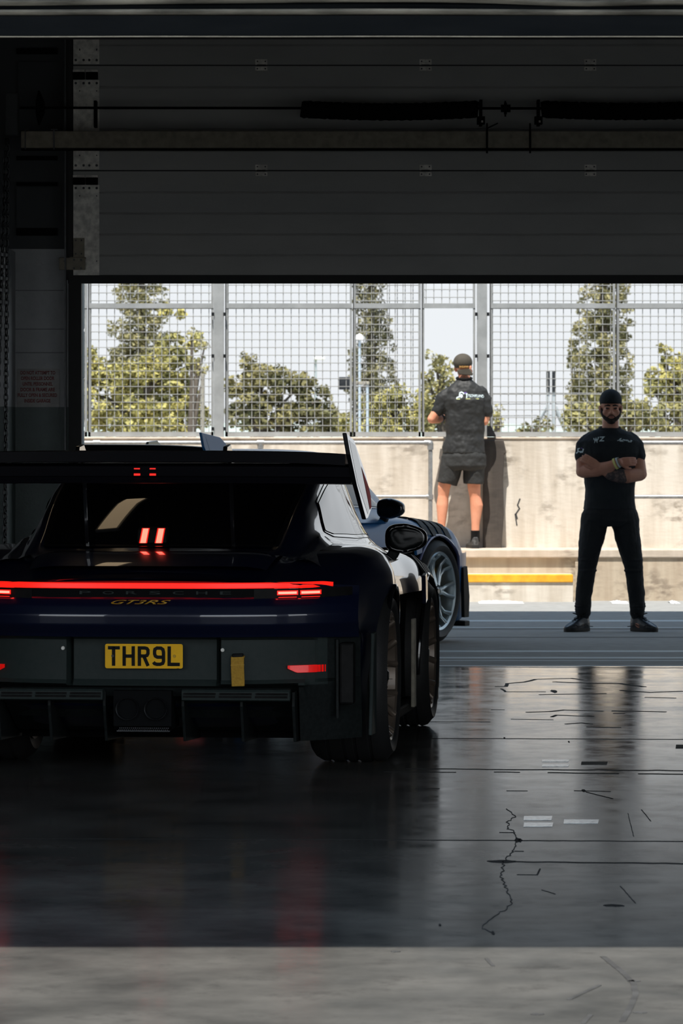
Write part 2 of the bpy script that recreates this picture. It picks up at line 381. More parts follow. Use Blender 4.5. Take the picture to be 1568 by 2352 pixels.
blotch(1455,2254,16,2,'joint2'); blotch(1235,2330,16,2,'joint2'); blotch(908,2186,12,1.6,'joint2'); blotch(1470,2326,18,2,'joint2'); blotch(1010,2125,3,3)
q=lambda L_:[(880+a/2.279,1500+b/2.279) for a,b in L_]
fj('floor_crack',q([(650,815),(690,860),(650,880),(655,920),(690,935),(685,955),(710,975),(690,1000),(680,1040),(645,1075),(630,1100),(620,1180),(640,1220),(655,1260),(670,1300),(640,1340),(590,1375),(540,1410),(525,1440),(575,1465)]),.003,'joint2',jitter=.02,step=.04)
for L_,w in (([(590,175),(640,175),(650,160),(740,152),(800,138),(980,133),(1040,140)],.05),([(895,150),(1070,158),(1240,160),(1365,177)],.07),([(620,187),(640,203),(850,203)],.03),([(820,218),(1165,212)],.05),([(1245,195),(1290,200),(1400,206),(1568,200)],.07),([(1370,232),(1530,236)],.04),
             ([(750,310),(870,306),(940,298),(1150,304)],.05),([(1195,302),(1290,304),(1480,308)],.06),([(880,335),(910,325),(1100,332)],.04),([(955,372),(1040,366),(1090,372)],.04),([(1065,388),(1243,390)],.05),([(670,347),(890,349)],.015),([(1000,720),(1190,725)],.02),([(1060,728),(1200,762)],.012),([(172,710),(295,710)],.012),
             ([(605,940),(690,940)],.02),([(685,1037),(735,1038)],.02),([(700,1160),(800,1160),(820,1130)],.012),([(640,720),(755,722)],.01),([(1155,1320),(1260,1325)],.02),([(1200,315),(1265,316)],.03),([(565,297),(635,297)],.015)):
    fj('floor_crack',q(L_),w*.42,jitter=.012,step=.12)
for L_,w in (([(1150,1590),(1250,1670),(1310,1730),(1320,1790),(1290,1860),(1250,1930)],.016),([(970,1815),(1130,1740)],.012),([(1045,1940),(1085,1895)],.012),([(540,1600),(575,1640)],.01)):
    fj('floor_scuff',q(L_),w,'joint2',jitter=.002,step=.04)
for L_ in ([(830,1240),(900,1262)],[(1280,840),(1310,960)],[(1350,820),(1400,880)],[(1240,1220),(1320,1310)]):
    fj('floor_scuff',q(L_),.0025,'joint2',jitter=.003,step=.05)
# tape pieces
def tape(px0,px1,py0,py1,mk,label):
    a=fp(px0,py1); b=fp(px1,py1); c=fp(px1+2,py0); d=fp(px0+1,py0)
    x=(a[0]+b[0])/2; y=(a[1]+c[1])/2
    o=MB().prism([(p[0]-x,p[1]-y) for p in (a,b,c,d)],0,.0012,'xy').build('floor_tape',M[mk],loc=(x,y,.0003))
    return tag(o,label,'tape',group='tape pieces on the garage floor')
tape(1202,1266,1875,1884,'tape','pale floor tape, upper of the stacked pair nearest the camera')
tape(1202,1268,1890,1899,'tape','pale floor tape, lower of the stacked pair nearest the camera')
tape(1294,1373,1883,1892,'tape','single long pale floor tape right of the nearer stacked pair')
tape(1244,1305,1745,1750,'tape','pale floor tape, upper of the stacked pair above the long black joint')
tape(1244,1305,1756,1761,'tape','pale floor tape, lower of the stacked pair just above the long black joint')
tape(1334,1393,1750,1756.5,'joint2','dark floor tape right of the farther pale pair')
tape(1551,1600,1711,1719,'joint2','dark floor tape cut by the right edge of the view')

# walls, ceiling and front wall with opening (jamb at X=-1.5)
DD=28.2
CZ=4.6
JX=PX(184.5,DD)
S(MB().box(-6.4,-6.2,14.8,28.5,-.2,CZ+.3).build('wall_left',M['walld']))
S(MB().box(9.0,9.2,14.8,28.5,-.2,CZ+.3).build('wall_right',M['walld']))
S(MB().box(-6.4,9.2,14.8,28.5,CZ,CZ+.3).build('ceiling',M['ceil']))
# front wall: left pier (white above, teal below) and the band above the door
bz=PZ(935,DD); tz=PZ(572,DD)
wf=S(MB().box(-6.2,JX,DD,DD+.24,bz,tz).build('wall_front',M['wallw']))
MB().box(-6.2,JX,DD,DD+.24,-.2,bz).build('painted_dado',M['wallt'],wf)
MB().box(-6.2,JX,DD+.02,DD+.24,tz,CZ).build('lintel_zone',M['walld'],wf)
m=MB()
for yy in (667,756,810): 
    z=PZ(yy,DD); m.box(-2.4,PX(147,DD),DD-.0015,DD+.01,z-.003,z+.003)
m.build('mortar_line',mat('mortar_grey',(.22,.23,.24),.9,col2=(.19,.2,.21)),wf)  # mortar, slightly darker than the wall paint
m=MB().box(-6.2,PX(19,27.6),27.5,DD,0,bz); m.build('pier_dado',M['wallt'],wf)
MB().box(-6.2,PX(19,27.6),27.5,DD,bz,PZ(570,27.6)).build('pier_upper',M['wallw'],wf)
S(MB().box(2.9,9.0,DD,DD+.24,-.2,CZ).build('wall_front',M['walld']))
S(MB().box(JX,2.9,DD+.12,DD+.24,3.9,CZ).build('trim_3',M['walld']))
# outer brick reveal seen beside the opening
m=MB()
zz=-.05
m.box(JX-.3,JX-.0015,DD+.2,DD+.43,-.1,2.5)
while zz<2.45:
    h=.29; m.box(JX-.3,JX+random.uniform(-.001,.002),DD+.2,DD+.44,zz+.005,zz+h); zz+=h+.005
tag(S(m.build('trim_4',mat('blue_grey_reveal',(.30,.39,.44),.7,col2=(.26,.34,.39),scale=9),bevel=.008)),'blue-grey brick reveal at the left of the opening')
S(MB().box(2.9,3.2,DD+.24,DD+.5,-.2,2.4).build('trim_5',M['wallt']))
# back wall of garage: piers and header (view looks in under the header)
HD=14.85; hz=PZ(83,HD)
S(MB().box(-6.4,9.2,HD,HD+.30,hz+.02,CZ+.3).build('wall_back',M['dblack']))
for i,(a,b) in enumerate(((-6.4,-5.2),(-2.3,-1.22),(2.9,3.9),(7.4,9.2))):
    S(MB().box(a,b,HD,HD+.3,-.1,hz+.02).build('trim_%d'%(6+i),M['dblack']))
# near curtain: folded bottom of the roller shutter over our heads
DN=14.7
d2=empty('door_2',(0,0,0)); S(d2)
s_=F/DN
def curtain_profile(x):
    wob=max(0,(x-.30))*0
    return wob
def pz(y): return PZ(y,DN)
M['shut']=mat('dark_shutter_steel',(.006,.007,.008),.8,.0,spec=.05,col2=(.004,.005,.006),scale=3,stretch=(1,6,6),bump=.15,bscale=9)
M['shutl']=mat('painted_shutter_highlight',(.34,.32,.27),.5,.0,col2=(.10,.095,.08),scale=4,stretch=(1,3,3),bump=.2,bscale=8)  # pale slats carry the bounced sunlight on the curled edges as colour
xs=np.linspace(-2.0,3.6,60)
def wave(x): return .010*math.sin(x*2.1+1.2)+.016*math.exp(-((x-.72)/.22)**2)*-1
def ribbon(name,prof,mk,parent,wv=1):
    rows=[]
    for (y,z) in prof: rows.append([(x,y+.004*math.sin(x*9+y*40),z+wv*wave(x)*.6) for x in xs])
    return MB().grid(rows).build(name,M[mk],parent,smooth=True,fix=False)
ribbon('bottom_bar',[(DN+.12,pz(83)),(DN+.005,pz(83)),(DN,pz(81)),(DN,pz(36)),(DN+.03,pz(34))],'shut',d2,.05)
ribbon('bottom_lip',[(DN+.002,pz(82.5)),(DN-.004,pz(83)),(DN-.004,pz(85)),(DN+.01,pz(85.5))],'galv_dull',d2,.05)
ribbon('curtain_slat',[(DN+.03,pz(34)),(DN-.012,pz(32)),(DN-.022,pz(27)),(DN-.012,pz(22)),(DN+.015,pz(20))],'shutl',d2,.25)
ribbon('curtain_slat',[(DN+.015,pz(20)),(DN+.02,pz(16)),(DN+.02,pz(11)),(DN+.01,pz(9))],'shut',d2,.6)
ribbon('curtain_slat',[(DN+.01,pz(9)),(DN-.02,pz(7)),(DN-.03,pz(2)),(DN-.02,pz(-3)),(DN+.01,pz(-6))],'shutl',d2,1)
ribbon('curtain_slat',[(DN+.01,pz(-6)),(DN+.01,pz(-120))],'shut',d2,1)
for x_ in (-2.15+.1,2.9):
    pass
# unseen roof overhangs, added and sized to set the shadow edges on the ground
EL=R(66); AZ=R(-12)
tanp=math.tan(EL)/math.cos(AZ)
Dn_=row_D(2176)
S(MB().box(-14,16,Dn_-2.3,14.9,2.3*tanp,2.3*tanp+.3).build('trim_10',M['walld']))
Dsh=row_D(1405)
ze=9.0; De=Dsh-(ze-gz(Dsh))/tanp
S(MB().box(-40,40,28.45,De,ze,ze+.5).build('trim_12',M['wallw']))
S(MB().box(-40,40,28.45,28.75,CZ,ze+.3).build('trim_13',M['wallw']))
S(MB().box(-40,-6.4,28.45,28.75,-.3,CZ).build('trim_14',M['wallw']))
S(MB().box(9.2,40,28.45,28.75,-.3,CZ).build('trim_15',M['wallw']))
# ---------------------------------------------------------------- sectional door
d1=empty('door_1',(0,0,0)); S(d1)
DP=DD-.10
seams=[PZ(y,DP) for y in (-92,150,392,633)]
x0=PX(168,DP); x1=2.95
for i in range(3):
    zt_,zb_=seams[i],seams[i+1]
    prof=[]; n=5; H=zt_-zb_
    prof.append((DP,zb_+.004))
    for k in range(1,n):
        z=zb_+H*k/n; prof+= [(DP,z-.012),(DP+.007,z-.002),(DP+.0015,z+.002)]
    prof.append((DP,zt_-.004)); prof+=[(DP+.045,zt_-.004),(DP+.045,zb_+.004)]
    o=MB().prism(prof,x0,x1,'yz').build('door_section',M['door'],d1)
m=MB().box(x0-.03,x1,DP-.012,DP+.05,PZ(651,DP),PZ(633.5,DP)); m.build('bottom_seal',M['rubber'],d1)
for z in seams[1:]: MB().box(x0,x1,DP+.01,DP+.04,z-.02,z+.02).build('seam_gasket',M['rubber'],d1)
# end plates with bolts at left edge
def bolt(m,px,py,D,r=.0075): 
    p=P(px,py,D); m.lathe([(0,0.0001),(0,r),(-.006,r),(-.006,.0001)],axis='y',n=8,c=p,closed=False)
for (ya,yb) in ((88,147),(184,389),(425,632)):
    o=MB().box(PX(168.5,DP),PX(228,DP),DP-.006,DP+.001,PZ(yb,DP),PZ(ya,DP)).build('end_plate',M['galv'],d1)
    mb=MB()
    rows_=[]
    if yb in (147,389): rows_.append(yb-9)
    if ya in (184,425): rows_.append(ya+7)
    for ry in rows_:
        for bx in (174,192,205,222): bolt(mb,bx,ry,DP-.006)
    for ry in ((ya+25),(yb-32)):
        for bx in (183,222): bolt(mb,bx,ry,DP-.006,.004)
    mb.build('bolt_row',M['dmetal'],o)
for yc in (150,392):
    for (xa,xb) in ((168,195),(197.5,225)):
        h=MB().box(PX(xa,DP),PX(xb,DP),DP-.035,DP-.004,PZ(yc+33,DP),PZ(yc+16,DP)).build('roller_hinge',M['dblack'],d1,bevel=.003)
        MB().box(PX(xa,DP),PX(xb,DP),DP-.038,DP-.010,PZ(yc+16,DP),PZ(yc+11,DP)).build('hinge_knuckle',M['galv'],h)
    for bx in (600,977,1355,1733):
        h=MB().box(PX(bx-14,DP),PX(bx+14,DP),DP-.005,DP,PZ(yc-1,DP),PZ(yc-14,DP)).build('hinge',M['galv'],d1,bevel=.002)
        MB().box(PX(bx-14,DP),PX(bx+14,DP),DP-.006,DP,PZ(yc+12.5,DP),PZ(yc+3,DP)).build('hinge_leaf',M['galv'],h,bevel=.002)
        mb=MB()
        for a in (-9,9):
            bolt(mb,bx+a,yc-9,DP-.006,.0045); bolt(mb,bx+a,yc+8,DP-.007,.0045)
        mb.tube([P(bx-10,yc,DP-.008),P(bx+10,yc,DP-.008)],.005,8)
        mb.build('hinge_pin',M['dmetal'],h)
# bottom corner bracket
DB=DP-.05
br=MB().box(PX(136,DB),PX(196,DB),DB-.01,DB,PZ(620,DB),PZ(592,DB)).box(PX(168,DB),PX(193,DB),DB+.03,DB+.042,PZ(590,DB),PZ(546,DB)).box(PX(160,DB),PX(196,DB),DB,DB+.045,PZ(594,DB),PZ(590,DB)).build('corner_bracket',M['galv_dull'],d1,bevel=.002)
mb=MB()
for a in (174,187):
    for b_ in (552,583): bolt(mb,a,b_,DB+.03,.005)
for a in (170,186):
    for b_ in (597,616): bolt(mb,a,b_,DB-.011,.006)
bolt(mb,147,600,DB-.011,.004); mb.build('bolt_row',M['dmetal'],br)
# vertical track
tr=empty('door_track',(0,0,0)); tag(tr,'tall dark steel door track running up the left jamb','door track')
MB().box(PX(157,DP-.05),PX(186,DP-.05),DP-.03,DP+.09,0,2.3).build('jamb_channel',M['rubber'],tr)
MB().box(PX(150,DP-.05),PX(166,DP-.05),DP-.02,DP+.08,2.3,CZ).build('upper_channel',M['rubber'],tr)
MB().box(PX(148.5,DP-.06),PX(152,DP-.06),DP-.08,DP-.02,0,CZ-.02).build('track_flange',M['dmetal'],tr)
# dark plates above the pier
pl=empty('head_plate',(0,0,0)); tag(pl,'dark steel plate and angle brackets above the sign pier','metal plate')
DQ=DD-.01
MB().box(PX(42,DQ),PX(146,DQ),DQ-.01,DQ+.02,PZ(300,DQ),PZ(142,DQ)).build('flat_plate',M['walld'],pl)
for ya,yb in ((359,368),(419,427),(524,541),(112,124)):
    MB().box(PX(38,DQ),PX(132,DQ),DQ-.03,DQ+.02,PZ(yb,DQ),PZ(ya,DQ)).build('angle_bracket',M['dblack'],pl)
MB().box(PX(38,DQ),PX(140,DQ),DQ-.006,DQ+.02,PZ(524,DQ),PZ(430,DQ)).build('flat_plate',M['walld'],pl)
bx=MB().box(PX(13,27.35),PX(42,27.35),27.3,27.45,PZ(312,27.35),PZ(215,27.35)).build('drive_box',M['walld'],bevel=.006); tag(bx,'narrow dark gear box at the end of the spring shaft','gear box')
# torsion shaft with wrapped springs
DS=DD-.5
sh=empty('torsion_shaft',(0,0,0)); tag(sh,'long black torsion shaft with wrapped springs above the door','door shaft')
sy=lambda y:PZ(y,DS)
MB().tube([(PX(42,DS),DS,sy(247.5)),(3.2,DS,sy(250))],.0075,12).build('shaft',M['dblack'],sh,smooth=True)
MB().lathe([(0,.012),(0,.045),(.012,.1),(.02,.1),(.05,.03),(.05,.012)],axis='x',n=32,c=(PX(83,DS),DS,sy(247.5))).build('cable_drum',M['dblack'],sh,smooth=True)
MB().box(PX(216,DS),PX(223,DS),DS-.05,DS+.05,sy(293),sy(232)).build('bearing_plate',M['dblack'],sh,bevel=.002)
def cover(a,b,sag,seed):
    n=60; pts=[]; rr=[]
    for i in range(n+1):
        t=i/n; x=a+(b-a)*t
        pts.append((PX(x,DS),DS,sy(251+sag*math.sin(PI*min(1,max(0,t)))+.6*math.sin(i*1.9+seed))))
        rr.append(.050*(1+.035*math.sin(i*2.6+seed)) if 0<i<n else .044)
    return MB().tube(pts,rr,20).build('spring_cover',M['dblack'],sh,smooth=True)
cover(691,1098,6,0); cover(1243,1640,5,2); 
cover(1700,2100,5,1)
for px in (1104,1236):
    b_=MB().box(PX(px-4,DS),PX(px+3,DS),DS-.05,DS+.04,sy(290),sy(230)).box(PX(px-9,DS),PX(px+9,DS),DS-.04,DS+.03,sy(286),sy(268)).build('bearing_bracket',M['dblack'],sh,bevel=.002)
    MB().tube([P(px+1,279,DS-.055),P(px+5,279,DS-.055)],.006,8).build('bolt',M['galv'],b_)
MB().lathe([(0,.008),(0,.022),(.018,.022),(.018,.034),(.034,.034),(.034,.022),(.055,.022),(.055,.008)],axis='x',n=20,c=(PX(1150,DS),DS,sy(249))).tube([P(1160,232,DS),P(1160,268,DS)],.005,6).build('shaft_coupler',M['dblack'],sh)
for px in (1118,1217):
    MB().tube([P(px,283,DS-.268),P(px,352,DS-.268)],.005,6).tube([P(px-11,343,DS-.268),P(px+11,343,DS-.268)],.006,6).build('clamp_rod',M['dblack'],sh)
MB().tube([P(1118,295,DS-.2),P(1143,283,DS-.2)],.004,6).build('loose_tie',M['dblack'],sh)
# box beam
DBm=DD-.75
bm_=empty('steel_beam',(0,0,0)); tag(bm_,'brownish galvanised box beam running across in front of the door','beam')
MB().box(PX(48,DBm),3.2,DBm,DBm+.08,PZ(340,DBm),PZ(301,DBm)).build('box_section',M['galv_dull'],bm_,bevel=.004)
MB().box(PX(48,DBm),3.2,DBm+.01,DBm+.09,PZ(344.5,DBm),PZ(341,DBm)).build('bottom_flange',M['dblack'],bm_)
for px,w in ((58,2),(124,3)):
    MB().box(PX(px-w/2,DBm),PX(px+w/2,DBm),DBm-.012,DBm+.09,PZ(343,DBm),PZ(298,DBm)).box(PX(px-7,DBm),PX(px+7,DBm),DBm-.012,DBm+.09,PZ(299,DBm),PZ(296.5,DBm)).build('strap_clamp',M['dmetal'],bm_)
# chains
def chain(px_top,px_bot,y0,y1,D,label):
    m=MB(); n=int((y1-y0)/13.5)
    for i in range(n):
        t=(i+.5)/n; px=px_top+(px_bot-px_top)*t; c=P(px,y0+(y1-y0)*t,D)
        pts=[]
        for k in range(13):
            a=2*PI*k/12; u=.0105*math.cos(a); w=.022*math.sin(a)
            pts.append(c+(Vector((u,0,w)) if i%2 else Vector((u*.45,u*.9,w))))
        m.tube(pts,.0042,6,cap=False)
    o=m.build('hoist_chain',M['dmetal'],smooth=True); return tag(o,label,'chain',group='hoist chains at the left pier')
chain(18,9,320,1560,27.15,'dark hoist chain hanging nearest the sign pier')
chain(14,-26,320,1555,27.22,'dark hoist chain swinging out to the left edge of the view')
# warning sign
sg=empty('warning_sign',(0,0,0)); tag(sg,'worn white sign with six lines of red capitals on the block wall','sign')
DG=DD-.006
M['sign']=mat('faded_white_sign',(.36,.36,.36),.5,col2=(.28,.28,.28),scale=14)
M['signred']=mat('faded_red_ink',(.26,.06,.06),.5,col2=(.20,.045,.045),scale=30)
MB().box(PX(38,DG),PX(137,DG),DG,DG+.005,PZ(935,DG),PZ(847,DG)).build('sign_board',M['sign'],sg)
for i,(tx,a,b_) in enumerate((('DO NOT ATTEMPT TO',47,127),('OPEN ROLLER DOOR',48,125),('UNTIL PERSONNEL',52,121),('DOOR & FRAME ARE',47,126),('FULLY OPEN & SECURED',41,131),('INSIDE GARAGE',56,116))):
    text_obj('sign_line',tx,M['signred'],(b_-a)*DG/F,8.5*DG/F,P((a+b_)/2,856+12.9*i,DG-.001),sg,bold=.03)
# ceiling batten light (reflected in the rear glass)
bt=empty('batten_light',(0,0,0)); tag(bt,'warm tube light fixed under the garage ceiling above the dark car','ceiling light')
LX,LY=-1.45,24.8
bt.location=(LX,LY,0); bt.rotation_euler=(0,0,R(-9)); LX=LY=0
MB().box(LX-.10,LX+.10,LY-.65,LY+.65,CZ-.085,CZ-.003).build('light_housing',M['wallw'],bt,bevel=.005)
MB().box(LX-.075,LX+.075,LY-.62,LY+.62,CZ-.105,CZ-.086).build('tube',mat('warm_tube',(.8,.7,.5),.4,emis=(1,.74,.45),estr=.9),bt)
# ---------------------------------------------------------------- the sports cars
def cr(pts,n):   # Catmull-Rom through 2D points
    pts=np.array(pts,float); out=[]
    p=np.vstack([2*pts[0]-pts[1],pts,2*pts[-1]-pts[-2]])
    for i in range(len(pts)-1):
        a,b,c,d=p[i:i+4]
        for t in np.linspace(0,1,n,endpoint=False):
            out.append(.5*((2*b)+(c-a)*t+(2*a-5*b+4*c-d)*t*t+(-a+3*b-3*c+d)*t**3))
    out.append(pts[-1]); return np.array(out)
def smooth_interp(x,xp,fp_):
    h=.07; return float(np.mean([np.interp(x+d,xp,fp_) for d in np.linspace(-h,h,7)]))
BY=[0,.15,.35,.6,.8,1.0,1.25,1.6,2.0,2.4,2.8,3.1,3.457,3.8,4.1,4.35,4.5,4.57]
BW=[.862,.872,.888,.915,.938,.953,.936,.88,.835,.82,.84,.875,.893,.893,.875,.84,.79,.75]
BT=[.80,.83,.875,.915,.925,.93,.925,.905,.885,.875,.865,.855,.825,.795,.735,.66,.58,.50]
BD=[.828,.855,.89,.91,.92,.93,.93,.93,.93,.93,.93,.90,.83,.78,.71,.64,.57,.50]
BB=[.30,.26,.20,.16,.13,.12,.12,.12,.12,.12,.12,.12,.12,.12,.12,.13,.14,.15]
def plan(x,y):
    a=abs(x)/.93
    r=.42*a**3.6*max(0,1-y/1.0)
    fr=.62*a**2.6*min(1,max(0,(y-3.75)/.82))
    return y+r-fr
def body_section(y):
    w=smooth_interp(y,BY,BW); t=smooth_interp(y,BY,BT); d=smooth_interp(y,BY,BD); b=smooth_interp(y,BY,BB)
    P_=[(0,b),(.5*w,b),(.88*w,b),(.965*w,b+.05),(.985*w,b+.18),(.998*w,.52),(w,.60),(.993*w,t-.155),(.975*w,t-.09),(.935*w,t-.036),(.86*w,t-.008),(.76*w,t),(.62*w,.7*t+.3*d),(.32*w,.15*t+.85*d),(0,d)]
    return cr(P_,4)
def gh(y):
    yG=[.40,.7,.95,1.2,1.5,1.8,2.1,2.4,2.7,3.0,3.25,3.5]
    zr=[.905,1.0,1.10,1.18,1.25,1.293,1.31,1.305,1.265,1.165,1.03,.86]
    wr=[.52,.53,.545,.555,.555,.55,.545,.53,.51,.50,.50,.50]
    wb=[.58,.615,.625,.615,.625,.64,.652,.655,.645,.625,.60,.57]
    zb=[.88,.90,.91,.91,.90,.89,.88,.875,.87,.86,.85,.82]
    return [smooth_interp(y,yG,a) for a in (zr,wr,wb,zb)]
def gh_section(y):
    zr,wr,wb,zb=gh(y); h=max(.012,zr-zb); e=min(.075,h*.3)
    P_=[(wb+.16,zb-.05),(wb+.075,zb+min(.004,h*.1)),(wb+.018,zb+.05 if h>.15 else zb+h*.3),((wb+wr+.03)/2+.012,(zb+zr-e)/2),(wr+.03,zr-e),(wr-.02,zr-e*.3),(wr*.62,zr-.004),(wr*.3,zr),(0,zr)]
    return cr(P_,6)
def gh_top(y,x):
    s=gh_section(y); x=abs(x); pts=s[len(s)//2:][::-1]
    return float(np.interp(x,pts[:,0],pts[:,1]))
def make_wheel(side, rad, rimr, width, mats, parent, loc, spin=0):
    # axis x; outer face towards +side
    w=width; S_=side
    wh=MB()
    # rim barrel and lip
    wh.lathe([(S_*(w*.5-.012),rimr+.004),(S_*(w*.5-.004),rimr-.004),(S_*(w*.5-.012),rimr-.020),(S_*(w*.5-.05),rimr-.026),(S_*(w*.5-.10),rimr-.034),(-S_*w*.45,rimr-.03),(-S_*w*.5,rimr)],n=64,closed=False)
    hx=S_*(w*.5-.045)
    wh.lathe([(hx-S_*.05,.001),(hx-S_*.05,.062),(hx,.066),(hx+S_*.012,.055),(hx+S_*.014,.036),(hx-S_*.01,.034),(hx-S_*.01,.001)],n=32,closed=False)
    ns=7
    for k in range(ns):
        a0=2*PI*k/ns+spin
        for sg_ in (-1,1):
            pts=[]; 
            a1=a0+sg_*.205
            for t,(r,aa,dx) in enumerate(((.045,a0+sg_*.04,-.006),(.10,a0+sg_*.10,-.010),(.55*rimr,a0+sg_*.085,-.012),(.78*rimr,a0+sg_*.15,-.004),(rimr-.018,a1,.034))):
                pts.append((hx+S_*dx,r*math.cos(aa),r*math.sin(aa)))
            wh.tube(pts,[.030,.022,.0165,.0145,.016],8,flat=1.0)
    root=wh.build('wheel',mats['wheel'],parent,smooth=True,loc=loc,angle=50)
    t=MB(); hw=w*.5
    prof=[(S_*(hw-.014),rimr-.002),(S_*(hw+.004),rimr+.022),(S_*(hw+.008),(rimr+rad)/2),(S_*(hw-.004),rad-.030),(S_*(hw-.022),rad-.008),(S_*(hw-.04),rad-.002)]
    for g in (.55,.15,-.15,-.55):
        prof+=[(S_*(hw*g+.009),rad),(S_*(hw*g+.006),rad-.005),(S_*(hw*g-.006),rad-.005),(S_*(hw*g-.009),rad)]
    prof+=[(-S_*(hw-.04),rad-.002),(-S_*(hw-.01),rad-.02),(-S_*(hw+.006),(rimr+rad)/2),(-S_*(hw-.01),rimr)]
    t.lathe(prof,n=72,closed=False); t.build('tyre',M['tyre'],root,smooth=True,angle=50)
    d=MB(); d.lathe([(hx-S_*.075,.07),(hx-S_*.075,.195),(hx-S_*.105,.195),(hx-S_*.105,.07)],n=48); d.build('brake_disc',M['disc'],root,smooth=True,angle=30)
    cp=MB()
    cp.lathe([(hx-S_*.055,.135),(hx-S_*.055,.20),(hx-S_*.12,.20),(hx-S_*.12,.135)],n=48)
    # keep only a sector
    keep=[]; vs=cp.v
    for f_ in cp.f:
        c=Vector((0,0,0)); 
        for i in f_: c+=Vector(vs[i])
        if math.cos(math.atan2(c.z,c.y)-.5)>.75: keep.append(f_)
    used=sorted({i for f_ in keep for i in f_}); mp_={u:i for i,u in enumerate(used)}; cp.v=[vs[i] for i in used]; cp.f=[tuple(mp_[i] for i in f_) for f_ in keep]
    cp.build('brake_caliper',mats['caliper'],root,smooth=True,angle=30)
    nt_=MB().lathe([(hx+S_*.004,.001),(hx+S_*.03,.001),(hx+S_*.03,.018),(hx+S_*.022,.030),(hx-S_*.005,.031)],n=6,closed=False).build('wheel_nut',mats['nut'],root)
    return root
WELLS=((1.0,.395),(3.457,.378))
def make_car(root, mats, detail=True):
    # body loft
    n_st=110; ys=list(np.linspace(0,4.57,n_st))
    rows=[]
    for y in ys:
        s=body_section(y); full=[(x,z) for x,z in s]+[(-x,z) for x,z in s[::-1][1:-1]]
        rows.append([(x,plan(x,y)+(.16*max(0,1-y/.5)*min(1,max(0,(.61-z)/.04))),z) for x,z in full])
    m=MB(); n=len(rows[0]); m.v=[p for r in rows for p in r]
    for i in range(n_st-1):
        for k in range(n):
            a=i*n+k; b=i*n+(k+1)%n; m.f.append((a,b,b+n,a+n))
    m.f.append(tuple(range(n-1,-1,-1))); L=(n_st-1)*n; m.f.append(tuple(range(L,L+n)))
    body=m.build('body_shell',[mats['paint'],M['dblack']],root,smooth=True,angle=180)
    for (yc,rr) in WELLS:
        for s in (-1,1):
            c=MB().lathe([(s*.60,.001),(s*.60,rr),(s*1.3,rr),(s*1.3,.001)],n=72,c=(0,yc,.352 if yc<2 else .345))
            co=c.build('cutter',[mats['paint'],M['dblack']],None)
            for p in co.data.polygons: p.material_index=1
            co.parent=root
            b=body.modifiers.new('w','BOOLEAN'); b.operation='DIFFERENCE'; b.object=co; b.solver='EXACT'
    # outlet cut behind the front wheel
    for s in (-1,1):
        c=MB().box(*(sorted((s*.80,s*1.2))),2.55,3.2,.16,.66)
        co=c.build('cutter',[mats['paint'],M['dblack']],None); co.parent=root
        for p in co.data.polygons: p.material_index=1
        b=body.modifiers.new('w','BOOLEAN'); b.operation='DIFFERENCE'; b.object=co; b.solver='EXACT'
    bake(body)
    for o in [c for c in root.children if c.name.startswith('cutter')]: bpy.data.objects.remove(o)
    try: body.data.set_sharp_from_angle(angle=R(38))
    except Exception: pass
    # wheel arch lips
    for (yc,rr) in WELLS:
        zc=.352 if yc<2 else .345
        for s in (-1,1):
            ring=[]; 
            for k in range(49):
                a=R(-12)+R(204)*k/48
                y=yc+(rr+.004)*math.cos(a); z=zc+(rr+.004)*math.sin(a)
                if z<.14: continue
                w=smooth_interp(y,BY,BW)
                sec=body_section(y); j=len(sec)*6//10
                # width of the body at height z
                idx=np.argsort(sec[8:44,1]); xw=float(np.interp(z,sec[8:44,1][idx],sec[8:44,0][idx]))
                ring.append((s*(xw+.004),plan(xw,y),z))
            MB().tube(ring,.011,8).build('wheel_arch_lip',mats['lip'],root,smooth=True)
    # greenhouse
    ys=np.linspace(.40,3.5,70); rows=[]
    for y in ys:
        s=gh_section(y); full=[(x,z) for x,z in s]+[(-x,z) for x,z in s[::-1][1:]]
        rows.append([(x,y,z-(.03 if (.5<y<1.52 and abs(x)<gh(y)[1]*.93) else 0)) for x,z in full])
    MB().grid(rows).build('roof_shell',mats['paint'],root,smooth=True,fix=True,angle=180)
    # rear glass, windscreen
    def toppatch(name,y0,y1,fx,off,mk,nx=25,ny=24,bow=.0,quad=False):
        RG=np.polyfit([.5,.8,1.1,1.4,1.55],[gh(a)[0] for a in (.5,.8,1.1,1.4,1.55)],2)
        rows=[]
        for y_ in np.linspace(0,1,ny):
            r=[]
            for t in np.linspace(-1,1,nx):
                y=y0+(y1-y0)*y_+bow*t*t*(1-y_)
                x=t*fx(y)
                z_=gh_top(y,x)+off if not quad else float(np.polyval(RG,y))-.085*x*x+off
                r.append((x,y-.3*off,z_))
            rows.append(r)
        return MB().grid(rows).build(name,mk,root,smooth=True,fix=True)
    fxr=lambda y: gh(y)[1]*.90+.01
    toppatch('glass_surround',.50,1.52,lambda y:fxr(y)+.022,.006,M['gblack'],bow=.05,quad=True)
    toppatch('rear_window',.525,1.50,fxr,.010,M['glass'],bow=.05,quad=True)
    toppatch('windscreen',2.66,3.42,lambda y:gh(y)[1]*.95,.005,M['glass'])
